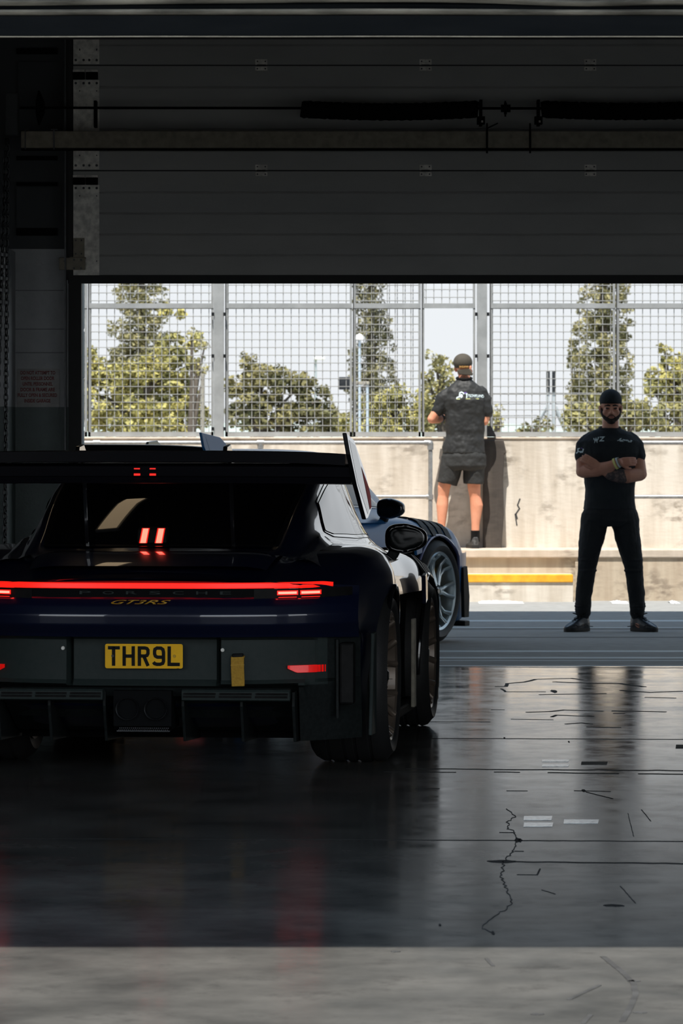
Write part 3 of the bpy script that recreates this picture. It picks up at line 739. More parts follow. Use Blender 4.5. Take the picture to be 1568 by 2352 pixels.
    # side glass
    for s in (-1,1):
        for nm,off,g,mk in (('window_trim',.0035,.0,M['gblack']),('side_window',.007,.016,M['glass'])):
            rows=[]
            for v in np.linspace(0,1,14):
                ya=1.20+.22*max(0,1-v/.28)**2+g+.02*v; yb=3.18-.30*v-g*5; r=[]
                for u in np.linspace(0,1,34):
                    y=ya+(yb-ya)*u; sec=gh_section(y)
                    ia=12+g*60; ib=24-g*50   # along the side part of the section
                    q_=ia+(ib-ia)*v; i=int(q_); f_=q_-i
                    p=sec[i]*(1-f_)+sec[min(i+1,len(sec)-1)]*f_; tg=sec[i+1]-sec[i]; nn=np.array([tg[1],-tg[0]]); nn/=np.linalg.norm(nn)
                    p=p+nn*off; r.append((s*p[0],y,p[1]))
                rows.append(r)
            MB().grid(rows).build(nm,mk,root,smooth=True)
    # engine lid lip
    rows=[]
    for t in np.linspace(0,1,14):
        y=.13+.48*t; r=[]
        for u in np.linspace(-1,1,41):
            hw=.525*(1-.06*(1-t)); x=u*hw; e=1-abs(u)**10; z=np.interp(y,BY,BD)+.006+.028*e*math.sin(PI*min(1,.15+t*.95))**.6
            r.append((x,plan(x,y),z))
        rows.append(r)
    MB().grid(rows).build('engine_lid',mats['paint'],root,smooth=True)
    # rear bumper fascia (upper, body colour)
    zt=lambda x: smooth_interp(0,BY,BD)-.012-.035*(abs(x)/.925)**2.2
    PZv=[.55,.575,.60,.64,.68,.72,.745,.757,.812,.822,.835]; PYv=[.035,.012,.0,-.03,-.034,-.02,0,.016,.024,.0,.004]
    rows=[]
    for t in np.linspace(0,1,40):
        r=[]
        for x in np.linspace(-.864,.864,61):
            a=abs(x); zl=.590-.02*max(0,(a-.5)/.43)**1.5-.0*a
            z=zl+(zt(x)-zl)*t; k=1 if a<.80 else max(0,1-(a-.80)/.1)
            yy=np.interp(z,PZv,PYv)
            r.append((x,plan(x,0)+ (yy if z<.75 else yy*k)-.004,z))
        rows.append(r)
    MB().grid(rows).build('rear_bumper',mats['paint'],root,smooth=True,angle=180)
    # lower bumper (satin black) with the plate recess
    rows=[]
    for z in [.602,.59,.575,.56,.50,.45,.41,.395,.385,.375,.33,.28,.24,.19,.15]:
        r=[]
        for x in np.linspace(-.866,.866,141):
            a=abs(x); rec=.045 if a<.305 else .0
            if .30<a<.318: rec=.075
            if .395>z: rec=0
            und=0.0
            if z<.39: und=(.03+ (.39-z)*1.2) if a<.63 else (.39-z)*.25
            edge=.03 if z>.58 else .055
            if z<.6 and z>.395 and a>.70: edge=.04
            zz=z-(.02*max(0,(a-.5)/.43)**1.5 if z>.5 else 0)
            if a<.62: zz=max(zz,.24)
            r.append((x,plan(x,0)+edge+rec+und-(.018 if .376<z<.40 and a<.66 else 0),zz))
        rows.append(r)
    lb=MB().grid(rows).build('lower_bumper',[M['satin'],M['black']],root,smooth=True,angle=30)
    for p_ in lb.data.polygons:
        c_=p_.center
        if abs(c_.x)>.745 or c_.z<.385: p_.material_index=1  # darker material paints in the shading of the bumper's outer corners
    # diffuser
    df=MB()
    prof=[(.10,.375),(.14,.36),(.55,.20),(1.1,.13),(1.1,.12),(.5,.17),(.12,.34)]
    df.prism(prof,-.60,.60,'yz'); 
    dfo=df.build('diffuser',M['black'],root)
    MB().box(-.60,.60,.60,.66,.13,.30).build('diffuser_back',M['dblack'],dfo)
    for x in (-.615,-.40,-.17,.157,.40,.615):
        MB().prism([(.10,.36),(.10,.30),(.16,.15),(.8,.12),(.8,.2),(.3,.36)],x-.006,x+.006,'yz').build('diffuser_fin',M['black'],dfo,bevel=.002)
    for a,b in ((-.60,-.17),(.157,.605)):
        v=MB().prism([(.065,.372),(.055,.362),(.058,.328),(.075,.322),(.11,.34),(.11,.372)],a,b,'yz').build('vent_strip',M['satin'],root,bevel=.003)
        mm=MB(); n3=3
        for k in range(n3):
            c0=a+(b-a)*(k+.06)/n3; c1=a+(b-a)*(k+.94)/n3; nn=26
            for i in range(nn):
                for j in range(2):
                    xx=c0+(c1-c0)*(i+.5*(j%2)+.25)/nn; mm.box(xx-.0042,xx+.0042,.0535,.06,.338+.012*j,.347+.012*j)
        mm.build('vent_holes',M['ink'],v)
    # side corner vents and blades
    for s in (-1,1):
        MB().prism([(.50,.58),(.60,.58),(.60,.15),(.40,.16)],s*.895,s*.910,'yz').build('corner_blade',M['satin'],root,bevel=.004)
        MB().prism([(.24,.57),(.30,.57),(.30,.26),(.25,.24)],s*.775,s*.787,'yz').build('corner_blade',M['black'],root,bevel=.003)
        MB().box(*sorted((s*.79,s*.85)),.24,.32,.30,.555).build('corner_vent',M['ink'],root,bevel=.01)
    # exhaust
    ex=MB().prism([(.06,.365),(.06,.22),(.09,.205),(.3,.205),(.3,.365)],-.125,.115,'yz').build('exhaust_surround',M['dblack'],root)
    for x in (-.066,.052):
        pts=MB().lathe([(0,.040),(-.012,.043),(-.014,.0465),(-.004,.0475),(.10,.0475),(.10,.040)],axis='y',n=40,c=(x,.055,.292)).build('exhaust_tip',M['dmetal'],root,smooth=True,angle=50)
        MB().lathe([(.02,.001),(.02,.040),(.03,.040)],axis='y',n=30,c=(x,.055,.292),closed=False).build('pipe_bore',M['ink'],pts)
    mm=MB()
    for i in range(26):
        for j in range(2): mm.tube([(-.10+.20*i/25+.004*j,.045,.205+.008*j),(-.10+.20*i/25+.004*j,.06,.205+.008*j)],.0028,6)
    mm.box(-.11,.11,.05,.1,.198,.203); mm.build('heat_mesh',M['dmetal'],ex)
    # tail strip lamp
    ts=[]
    for x in np.linspace(-.768,.768,41): ts.append((x,plan(x,0)+.012,.800-.0))
    m=MB(); rows=[]
    for dz,dy in ((-.0125,.001),(-.0125,-.004),(-.009,-.009),(.009,-.009),(.0125,-.004),(.0125,.001)):
        rows.append([(p[0],p[1]+dy,p[2]+dz*(1 if abs(p[0])<.74 else .6)) for p in ts])
    m.grid(rows).build('tail_light',mats['tail'],root,smooth=True,fix=True,angle=50)
    for s in (-1,1):
        rows=[]
        for z in (.782,.740):
            rows.append([(s*x,plan(x,0)-.001,z+(.004 if z>.76 else .01*(x-.5)/.3)) for x in np.linspace(.46,.84,12)])
        h=MB().grid(rows).build('lamp_housing',M['ink'],root,smooth=True)
        for a,b in ((.558,.630),(.648,.719)):
            for (z0,z1,mk) in ((.764,.775,'brake'),(.7495,.753,'tail')):
                q_=[]
                if mk=='brake':
                    q2=[]
                    for z,dy in ((z0-.004,-.001),(z0-.003,-.006),(z1+.003,-.006),(z1+.004,-.001)): q2.append([(s*x,plan(x,0)+dy,z) for x in np.linspace(a-.005,b+.005,6)])
                    MB().grid(q2).build('halo_lens',mats['tail'],h,smooth=True)  # rim added for the red halo around each lamp core
                for z,dy in ((z0,.004),(z0+.001,-.010),(z1-.001,-.010),(z1,.004)):
                    q_.append([(s*x,plan(x,0)+dy,z) for x in np.linspace(a,b,6)])
                MB().grid(q_).build('brake_light',mats[mk],h,smooth=True)
        rows=[]
        for z,dy in ((.468,.0),(.467,-.008),(.438,-.008),(.436,.0)):
            rows.append([(s*x,plan(x,0)+.052+dy-.004,z+(0 if z>.45 else .018*max(0,1-(x-.589)/.035))) for x in np.linspace(.589,.736,16)])
        MB().grid(rows).build('rear_reflector',M['reflector'],root,smooth=True,angle=50)
    # lettering on the tail
    rows=[]
    for z in (.811,.781,.742): rows.append([(x,plan(x,0)+.006+(.004 if z>.8 else 0),z) for x in np.linspace(-.54,.54,31)])
    lpn=MB().grid(rows).build('lettering_panel',M['dblack'],root,smooth=True)
    for ch_,cx_ in zip('PORSCHE',np.linspace(-.235,.345,7)):
        text_obj('letter',ch_,M['satin'],.046,.013,(cx_,plan(cx_,0)+.0045,.7715),lpn)
    b1=text_obj('badge','GT3',M['gold'],.135,.019,(-.050,-.029,.7345),root,shear=.0,rot=(R(62),0,0),bold=.01)
    b2=text_obj('badge','RS',mats['badge2'],.085,.019,(.073,-.029,.7345),root,rot=(R(62),0,0),bold=.01)
    for b_,w_ in ((b1,.135),(b2,.085)):
        for v in b_.data.vertices: v.co.x+=v.co.y*1.5
    # number plate
    pl=MB(); hw,hh,r=.1615,.0505,.008
    poly=[]
    for cx,cz,a0 in ((hw-r,hh-r,0),(-hw+r,hh-r,90),(-hw+r,-hh+r,180),(hw-r,-hh+r,270)):
        poly+=[(cx+r*math.cos(R(a0+t)),cz+r*math.sin(R(a0+t))) for t in (0,30,60,90)]
    np_=MB().prism(poly,0,.004).build('number_plate',M['plate'],root,loc=(0,.068,.507),bevel=.001)
    if detail:
        k=.6383e-3*1.0   # metres per crop pixel (2.8 px per source px, 560 px per metre)
        U=lambda X,Y:((X-906)*k,(307.5-Y)*k)
        m=MB(); w=22*k
        def st(pts,closed=False): stroke(m,[U(*p) for p in pts],w,-.0012,.0002,'xz',closed)
        st([(672,254),(750,254)]); st([(709,243),(709,370)])
        st([(778,243),(778,370)]); st([(837,243),(837,370)]); st([(778,307),(837,307)])
        st([(877,370),(877,254),(912,254),(926,258),(933,268),(933,290),(926,302),(912,306),(877,306)]); st([(905,306),(934,370)])
        st([(968,345),(976,355),(990,359),(1012,359),(1028,353),(1034,340),(1034,280),(1030,264),(1018,255),(992,254),(979,262),(976,275),(976,292),(981,306),(994,313),(1030,313)])
        st([(1071,243),(1071,359),(1140,359)])
        m.build('plate_lettering',M['ink'],np_)
        m=MB()
        for (sx,mk) in ((704,'dmetal'),(1105,'gold')):
            x_,z_=U(sx,306); MB().lathe([(0,.0001),(0,.0055),(.003,.0065),(.003,.0001)],axis='y',n=12,c=(x_,-.004,z_),closed=False).build('plate_screw',M[mk],np_)
        x_,z_=U(1128,383); text_obj('maker_mark','BBNE',M['ink'],.009,.002,(x_,-.0005,z_),np_)
        for sx in (-.334,.328):
            MB().lathe([(0,.0001),(0,.006),(.002,.008),(.006,.008)],axis='y',n=14,c=(sx,.049,.540 if sx<0 else .535),closed=False).build('bumper_fastener',M['galv'],root,smooth=True)
        # tow strap
        sp=MB().prism([(.047,.505),(.018,.500),(.006,.46),(.010,.400),(.004,.388),(.0,.389),(.004,.402),(.0,.462),(.010,.508),(.045,.514)],-.027,.027,'yz')
        o=sp.build('tow_strap',M['strap'],root,bevel=.003,smooth=True,loc=(.408,.035,0)); o.rotation_euler=(0,R(-2),0)
        MB().box(-.0275,.0275,-.002,.012,.474,.4775).build('strap_seam',M['gold'],o)
        MB().box(-.022,.022,.012,.05,.505,.522).build('strap_slot',M['ink'],o,bevel=.004)
    # rear wing
    def foil(y0,z0,chord,thick,ang,n=14):
        pts=[]
        for i in range(n+1):
            t=i/n; pts.append((t,.5*thick/chord*(2.6*math.sqrt(1-t)*(t**.55)+.12)))
        low=[(t,-.28*z+ -.012) for t,z in pts[::-1]]
        a=R(ang); out=[]
        for t,z in pts+low:
            Y=t*chord; Z=z*chord; out.append((y0+Y*math.cos(a)-Z*math.sin(a), z0-Y*math.sin(a)*-1*0+Y*math.sin(a)*-1+Z*math.cos(a)))
        return out
    def span(poly,half,sag,name,mk):
        m=MB(); n=25; rows=[]
        for i in range(n):
            t=-1+2*i/(n-1); rows.append([(t*half,y,z-sag*t**4) for (y,z) in poly+poly[:1]])
        m.grid(rows); m.f.append(tuple(range(len(poly)))); L=(n-1)*(len(poly)+1); m.f.append(tuple(range(L+len(poly)-1,L-1,-1)))
        return m.build(name,mk,root,smooth=True,angle=50)
    # profile y: 0 at trailing edge (rear) growing forward
    span([(-.03,1.352),(.0,1.3555),(.06,1.352),(.13,1.343),(.175,1.327),(.19,1.315),(.17,1.307),(.10,1.305),(.0,1.307),(-.028,1.309)],.842,.014,'wing_flap',M['wing'])
    span([(.02,1.296),(.06,1.302),(.16,1.30),(.30,1.285),(.42,1.262),(.47,1.24),(.44,1.218),(.30,1.214),(.16,1.216),(.05,1.218),(.01,1.222),(.02,1.245),(.01,1.250),(.005,1.29)],.862,.004,'wing_main_plane',M['wing'])
    for s in (-1,1):
        m=MB(); th=.018
        poly=[(-.055,1.428),(.02,1.420),(.16,1.395),(.42,1.26),(.46,1.17),(.43,1.13),(.34,1.08),(.30,1.065),(.285,1.065),(.05,1.31),(-.03,1.36)]
        poly=[(-.05,1.428),(.03,1.418),(.20,1.395),(.44,1.25),(.50,1.15),(.44,1.10),(.24,1.068),(.16,1.068),(.02,1.21),(-.04,1.34)]
        lean=lambda z:(1.43-z)*.165
        vs=[]; nP=len(poly)
        for d in (0,th):
            for (y,z) in poly: vs.append((s*(.832+lean(z)+d),y,z))
        fs=[tuple(range(nP)),tuple(range(2*nP-1,nP-1,-1))]+[(k,(k+1)%nP,(k+1)%nP+nP,k+nP) for k in range(nP)]
        ep=m.add(vs,fs).build('wing_endplate',mats['endplate'],root,bevel=.004)
        m=MB(); vv=[(.30,1.285),(.47,1.19),(.485,1.15),(.44,1.11),(.37,1.10)]
        m.add([(s*(.832+lean(z)+th+.001),y,z) for y,z in vv],[(0,1,2,3,4)]).build('endplate_decal',mats['decal'],ep)
        m=MB(); vv=[(.0,1.40),(.20,1.372),(.27,1.30),(.35,1.105),(.26,1.085),(.06,1.22)]
        m.add([(s*(.832+lean(z)+th+.0008),y,z) for y,z in vv],[tuple(range(6))]).build('endplate_panel',mats['decal2'],ep)
        # swan neck support
        m=MB(); x=s*.31
        poly=[(.62,.90),(.70,.93),(.62,1.08),(.56,1.22),(.50,1.32),(.40,1.372),(.28,1.366),(.24,1.30),(.30,1.30),(.36,1.325),(.44,1.28),(.47,1.18),(.50,1.05),(.54,.93)]
        m.prism(poly,x-.009,x+.009,'yz').build('wing_support',M['gblack'],root,bevel=.004)
        # mirrors
        mx=s*.835; my=2.78; mz=.915
        m=MB(); m.ell((0,0,0),(.099,.068,.069),32,20)
        for i,v in enumerate(m.v):
            x_,y_,z_=v; h_=math.hypot(x_/.099,z_/.069)+1e-9; c_,q_=abs(x_/.099/h_),abs(z_/.069/h_); e_=1/max(.5,(c_**3.2+q_**3.2)**(1/3.2)); x_*=e_; z_*=e_; x2=s*x_
            if y_<-.03: y_=-.03-(y_+.03)*.12
            z_=z_*(1.0-.32*max(0,x2/.099)) + (.012 if x2<0 else -.006)*0
            m.v[i]=(x_,y_,z_)
        mo=m.build('door_mirror',mats['mirror'],root,smooth=True,loc=(mx,my,mz),angle=60)
        g=MB(); g.ell((0,0,0),(.084,.004,.055),28,12)
        gv=[]
        for x_,y_,z_ in g.v:
            h_=math.hypot(x_/.084,z_/.055)+1e-9; c_,q_=abs(x_/.084/h_),abs(z_/.055/h_); e_=1/max(.5,(c_**3.2+q_**3.2)**(1/3.2)); x_*=e_; z_*=e_
            gv.append((x_,y_,z_*(1.0-.32*max(0,s*x_/.099))))
        g.v=gv
        g.build('mirror_glass',M['mglass'],mo,smooth=True,loc=(0,-.028,0))
        m=MB(); m.prism([(-s*.115,-.125),(-s*.062,-.128),(-s*.020,-.045),(-s*.070,-.030)],.0,.05,'xz').build('mirror_stalk',M['black'],mo,bevel=.008,smooth=True)
        # front outlet fin and vertical blades
        m=MB(); rows=[]
        for (y,z,x_) in ((2.60,.845,.86),(2.70,.80,.925),(2.78,.72,.955),(2.84,.66,.958)):
            rows.append([(s*x_,y,z),(s*(x_+.004),y+.30,z-.0),(s*(x_+.002),y+.50,z-.02)])
        m=MB().prism([(3.02,.735),(3.10,.745),(3.14,.70),(3.14,.615),(3.05,.60)],s*.885,s*.905,'yz').build('outlet_fin',mats['paint'],root,bevel=.004)
        MB().box(*sorted((s*.868,s*.886)),2.66,2.74,.135,.545).build('side_blade',M['galv_dull'] if detail else M['black'],root,bevel=.004)
        MB().prism([(1.42,.16),(3.02,.16),(3.02,.115),(1.40,.115)],s*.76,s*.868,'yz').build('side_skirt',M['dblack'],root,bevel=.008)
        # front fender louvres
        for k in range(4):
            y=3.24+.115*k; rows=[]
            for t in np.linspace(0,1,7):
                x_=.66+.23*t; r=[]
                for dy,dz in ((0,.004),(.0,.016),(.085,.014),(.095,.004)):
                    yy=y+dy; sec=body_section(yy)[30:]; zz=float(np.interp(x_,sec[::-1,0],sec[::-1,1]))
                    r.append((s*x_,plan(x_,yy),zz+dz))
                rows.append(r)
            MB().grid(rows).build('fender_louvre',M['black'],root,smooth=False)
        # blade ahead of the front wheel and splitter foot
        MB().prism([(3.86,.50),(3.93,.51),(3.97,.30),(3.96,.16),(3.88,.16)],s*.865,s*.89,'yz').build('front_blade',M['black'],root,bevel=.004)
        MB().prism([(s*.70,3.88),(s*.885,3.90),(s*.885,3.98),(s*.84,4.04),(s*.70,4.1)],.10,.135,'xy').build('front_splitter',M['black'],root,bevel=.004)
        rows=[]
        for z_ in (.56,.50):
            rows.append([(s*x,plan(x,4.45)+.03,z_) for x in np.linspace(.56,.74,6)])
        MB().grid(rows).build('headlamp',M['glass'],root)
        for (yc,w_,rad,rimr,tr_) in ((1.0,.33,.367,.280,.945),(3.457,.275,.350,.266,.906)):
            make_wheel(s,rad,rimr,w_,mats,root,(s*(tr_-w_/2-.006),yc,rad),spin=.35 if yc<2 else .9)
    # red reflections on wing and rear glass, built as small red bars
    for x in (-.02,.045):
        xx=x
        MB().box(xx-.011,xx+.013,.0,.012,1.278,1.283).build('red_wing_glint',mats['tail'],root)
        MB().box(xx-.012,xx+.014,.0,.012,1.252,1.261).build('red_wing_glint',mats['tail'],root,bevel=.001)
    if detail:
        h=MB().prism([(.60,1.02),(.535,1.01),(.515,.955),(.60,.955)],-.095,.030,'yz').build('glow_backing',M['ink'],root,bevel=.004)  # backing added to hold the red glow in the glass as two bars
        for x in (-.065,.001):
            m=MB(); m.add([(x-.016,.512,.954),(x+.008,.512,.954),(x+.017,.531,1.014),(x-.006,.531,1.014)],[(0,1,2,3)])
            m.build('glowing_bar',M['bar_glow'],h)
            m=MB(); m.add([(x-.021,.513,.953),(x+.013,.513,.953),(x+.022,.532,1.016),(x-.011,.532,1.016)],[(0,1,2,3)]); m.build('bar_glow_rim',mats['tail'],h)
    for o in root.children:
        if o.name.startswith('wheel') and not o.name.startswith('wheel_arch'): continue
        if abs(o.rotation_euler.x)>.1 or o.name.startswith('tow'): o.location.z-=.019; continue
        ob=[o]+list(o.children)
        for q_ in ob:
            if q_.type!='MESH': continue
            if abs(q_.rotation_euler.x)>.1: q_.location.z-=.019; continue
            oy=q_.location.y+(o.location.y if q_ is not o else 0)
            for v in q_.data.vertices: v.co.z-=.019*min(1,max(0,1-(v.co.y+oy)))
    return root
def car_mats(**k):
    d=dict(paint=M['paint'],lip=M['gblack'],wheel=M['bronze'],caliper=M['gold'],nut=M['dmetal'],tail=M['red_glow'],brake=M['red_hot'],endplate=M['gblack'],mirror=M['gblack'],badge2=M['dmetal'],decal=M['red'],decal2=M['gblack'])
    d.update(k); return d
YAW=-6.0
car=empty('sports_car',(-.82,19.64,0),R(YAW)); tag(car,'near-black sports car with tall rear wing, lit red tail strip and yellow number plate','car')
M['pframe']=mat('endplate_reflection_tint',(.30,.33,.35),.25,0,.6,.5,col2=(.26,.29,.31))  # pale colour puts the outside's reflection into the endplate face
make_car(car,car_mats(badge2=M['gold'],decal2=M['pframe']))
# blue car outside the door
yb=-25.0
fw=Vector((math.sin(R(-yb)),math.cos(R(-yb)))); rt=Vector((math.cos(R(-yb)),-math.sin(R(-yb))))
hub=Vector((PX(1012,32.35),32.35)); org=hub-rt*.90-fw*3.457
bcar=empty('sports_car',(org.x,org.y,0),R(yb)); tag(bcar,'metallic blue sports car with silver spoked wheels parked outside the door','car')
zf=gz(32.35); zr_=gz(org.y+1.0*fw.y)
pitch=math.atan2(zf-zr_,2.457)
bcar.rotation_euler=(Euler((0,0,R(yb))).to_matrix()@Euler((pitch,0,0)).to_matrix()).to_euler()
bcar.location.z=zr_-math.sin(pitch)*1.0
M['offlamp']=mat('unlit_red_lens',(.12,.004,.004),.15,0,.6,col2=(.10,.003,.003))
make_car(bcar,car_mats(paint=M['blue'],lip=mat('purple_blue_edge',(.06,.08,.20),.35,.4,1,col2=(.08,.08,.18)),wheel=M['silver'],nut=M['gblack'],tail=M['offlamp'],brake=M['offlamp'],endplate=M['blue'],mirror=M['gblack'],decal=M['blue'],decal2=M['blue'],caliper=M['gold']),detail=False)
# ---------------------------------------------------------------- pit ledge, wall, rails and fence
SL=44.2; zl=PZ(1262,SL)
gL=gz(SL)
led=MB().box(-14,16,SL,SL+.9,gL-.2,zl).build('trim_16',M['ledge']); S(led); tag(led,'raised concrete ledge at the foot of the pit wall')
# slab nose and recessed riser, nose overhangs by 4 cm
MB().box(-14,16,SL-.05,SL,PZ(1281,SL),zl+.001).build('ledge_nose',M['ledge'],led,bevel=.01)
MB().box(PX(1320,SL),16,SL-.03,SL,gL-.2,PZ(1281,SL)).build('riser_face',M['riser'],led)
MB().box(-14,PX(1320,SL),SL-.006,SL,gL-.2,PZ(1281,SL)).build('riser_face',M['riser'],led)
stp=empty('concrete_step',(PX(900,43.8),43.8,gz(43.8))); tag(stp,'low concrete step with a yellow painted nosing below the ledge','step')
g0=gz(43.8)
def loc(o,r): o.location=Vector(o.location)-r.location; return o
loc(MB().box(-14,PX(1316,43.8),43.8,SL-.006,g0-.1,PZ(1320,43.8)).build('step_block',M['pitwall'],stp,bevel=.004),stp)
loc(MB().box(-14,PX(1315.5,43.8),43.785,43.95,PZ(1337.5,43.8),PZ(1319.5,43.8)).build('step_nosing',M['yellow'],stp,bevel=.006),stp)
WD=44.9
pw=S(MB().box(-14,16,WD,WD+.22,zl-.1,PZ(1006,WD)).build('wall_back',M['pitwall']))
MB().box(-14,16,WD-.01,WD+.24,PZ(1010,WD),PZ(1004,WD)).build('wall_coping',M['ledge'],pw,bevel=.01)
bt_=MB(); poly=[(1108,1010),(1155,1010),(1162,1040),(1157,1044),(1154,1100),(1156,1180),(1150,1262),(1108,1262)]
bt_.prism([(PX(a,WD),PZ(b,WD)) for a,b in poly],WD-.14,WD+.02,'xz'); o=bt_.build('wall_buttress',M['pier'],bevel=.012); tag(o,'dark stained concrete buttress behind the man in shorts','buttress')
m=MB()
for L_ in ([(1193,1145),(1188,1160),(1192,1168),(1184,1180),(1187,1192)],[(1182,1180),(1186,1207)]):
    stroke(m,[(PX(a+random.uniform(-1,1),WD),PZ(b,WD)) for a,b in L_],.012,WD-.003,WD+.01,'xz')
m.build('wall_crack',M['joint2'],pw)
# handrails
HR=44.4
def rail(xa,xb,verts,mids,label):
    r=empty('handrail',(PX(xa,HR),HR,zl)); tag(r,label,'handrail')
    zt=PZ(1017,HR)
    pts=[(PX(xa,HR),HR,zt),(PX(xb-9,HR),HR,zt)]
    if xb<1200: pts+=[(PX(xb-3,HR),HR,zt-.01),(PX(xb,HR),HR,zt-.04),(PX(xb,HR),HR,zl)]
    else: pts=[(PX(xa+3,HR),HR,zt),(PX(xb,HR),HR,zt)]
    loc(MB().tube(pts,.0205,14).build('top_rail',M['tube'],r,smooth=True),r)
    for (a,b) in mids: loc(MB().tube([(PX(a,HR),HR,PZ(1141,HR)),(PX(b,HR),HR,PZ(1141,HR))],.019,14).build('middle_rail',M['tube'],r,smooth=True),r)
    for v in verts:
        loc(MB().tube([(PX(v,HR),HR,zt),(PX(v,HR),HR,zl)],.0205,14).build('rail_post',M['tube'],r,smooth=True),r)
        loc(MB().tube([(PX(v-8,HR),HR,zt),(PX(v+8,HR),HR,zt)],.028,14).tube([(PX(v,HR),HR,zt),(PX(v,HR),HR,zt-.055)],.028,14).build('pipe_tee',M['tube'],r,smooth=True),r)
    if xb<1200:
        loc(MB().ell((PX(xb-1,HR),HR,zt-.006),(.031,.031,.031)).tube([(PX(xb-1,HR),HR,zt),(PX(xb-14,HR),HR,zt)],.027,14).tube([(PX(xb,HR),HR,zt-.01),(PX(xb,HR),HR,zt-.065)],.028,14).build('pipe_elbow',M['tube'],r,smooth=True),r)
        loc(MB().tube([(PX(xb,HR),HR,PZ(1136,HR)),(PX(xb,HR),HR,PZ(1147,HR))],.028,14).tube([(PX(xb,HR),HR,PZ(1141,HR)),(PX(xb-9,HR),HR,PZ(1141,HR))],.026,14).build('pipe_tee',M['tube'],r,smooth=True),r)
    return r
rail(-700,988,(-600,-180,222,598),((-700,988),),'galvanised tube handrail ending in an elbow left of the man in shorts')
rail(1437,2400,(1440,1860,2280),((1437,2400),),'galvanised tube handrail emerging right of the man with folded arms')
# fence panels
FD=45.02
def Z(y): return PZ(y,FD)
def X(x): return PX(x,FD)
ztop=4.2
def wires(m,xa,xb,z0,z1,sx=18.05,r=.0035,dy=0,ph=0,extra=None):
    x=xa+ph
    while x<xb:
        m.box(X(x)-r,X(x)+r,FD-r+dy,FD+r+dy,z0,z1); x+=sx
    z=z0+.02; dz=17.9*FD/F
    while z<z1:
        m.box(X(xa),X(xb),FD-r-.006+dy,FD+r-.006+dy,z-r,z+r); z+=dz
def panel(xa,xb,label,hole=None,fl=5,fr=5,dbl=None):
    r=empty('mesh_fence',((X(xa)+X(xb))/2,FD,Z(1003))); tag(r,label,'fence panel',group=None)
    m=MB()
    if hole:
        wires(m,xa,hole[0],Z(1000),ztop); wires(m,hole[0],hole[1],Z(706),ztop,ph=7); 
    else: wires(m,xa,xb,Z(1000),ztop,ph=6)
    if dbl: wires(m,dbl[0],dbl[1],Z(1000),ztop,dy=.05,ph=7)
    loc(m.build('mesh_infill',M['wire'],r,fix=False),r)
    f=MB(); f.box(X(xa),X(xa+fl),FD-.02,FD+.02,Z(1003),ztop); f.box(X(xb-fr),X(xb),FD-.02,FD+.02,Z(1003),ztop)
    f.box(X(xa),X(xb),FD-.02,FD+.02,Z(1003),Z(992)); f.box(X(xa),X(xb),FD-.025,FD+.02,Z(708),Z(697)); f.box(X(xa),X(xb),FD-.02,FD+.02,ztop-.05,ztop)
    loc(f.build('panel_frame',M['fence'],r),r)
    e=MB(); e.box(X(xa-1),X(xa+1.2),FD-.03,FD-.012,Z(1002),ztop)
    loc(e.build('dark_edge',M['joint2'],r),r)
    return r
def post(xa,xb,label):
    r=empty('fence_post',((X(xa)+X(xb))/2,FD-.03,PZ(1006,WD))); tag(r,label,'fence post')
    m=MB(); m.box(X(xa),X(xb),FD-.06,FD-.05,Z(1006),ztop+.2); m.box((X(xa)+X(xb))/2-.005,(X(xa)+X(xb))/2+.005,FD-.05,FD+.03,Z(1006),ztop+.2); m.box(X(xa),X(xb),FD+.03,FD+.04,Z(1006),ztop+.2)
    loc(m.build('post_section',M['fence'],r),r)
    m=MB()
    for yy in (722,818,985): m.box(X(xa-5),X(xa+1),FD-.075,FD-.05,Z(yy+4),Z(yy-4)); m.box(X(xb-1),X(xb+5),FD-.075,FD-.05,Z(yy+4),Z(yy-4))
    loc(m.build('clamp_bolts',M['dmetal'],r),r)
panel(-420,-110,'grey mesh fence panel hidden left of the opening')
panel(-100,200,'grey mesh fence panel at the far left of the opening')
panel(203,490,'grey mesh fence panel in front of the left cypress and yellow tree')
post(491,514,'wide galvanised fence post left of centre')
panel(518,808,'grey mesh fence panel in front of the low dark hedge')
panel(811,966,'narrow double-mesh fence panel in front of the lamp post',dbl=(815,960))
hp=panel(969,1091,'fence panel with the open unmeshed hatch beside the capped man',hole=(969,1088))
# the hatch panel has only upper mesh
mm=[c for c in hp.children if c.name.startswith('mesh_infill')][0]
old=mm.data; m=MB(); wires(m,971,1088,Z(706),ztop,ph=7); nm=m.mesh('mesh_infill',M['wire']); mm.data=nm; 
post(1095,1118,'wide galvanised fence post beside the capped man')
panel(1125,1412,'grey mesh fence panel between the wide post and the right cypress')
panel(1415,1705,'grey mesh fence panel at the right edge above the bearded man')
panel(1740,2030,'grey mesh fence panel hidden right of the opening')
post(1712,1735,'wide galvanised fence post right of the view')
# small bracket beside the post foot
m=MB().prism([(X(1117),Z(978)),(X(1126),Z(978)),(X(1137),Z(1000)),(X(1137),Z(1003)),(X(1117),Z(1003))],FD-.16,FD-.08,'xz'); o=m.build('foot_bracket',M['dmetal']); tag(o,'dark wedge bracket at the foot of the post behind the capped man','bracket')
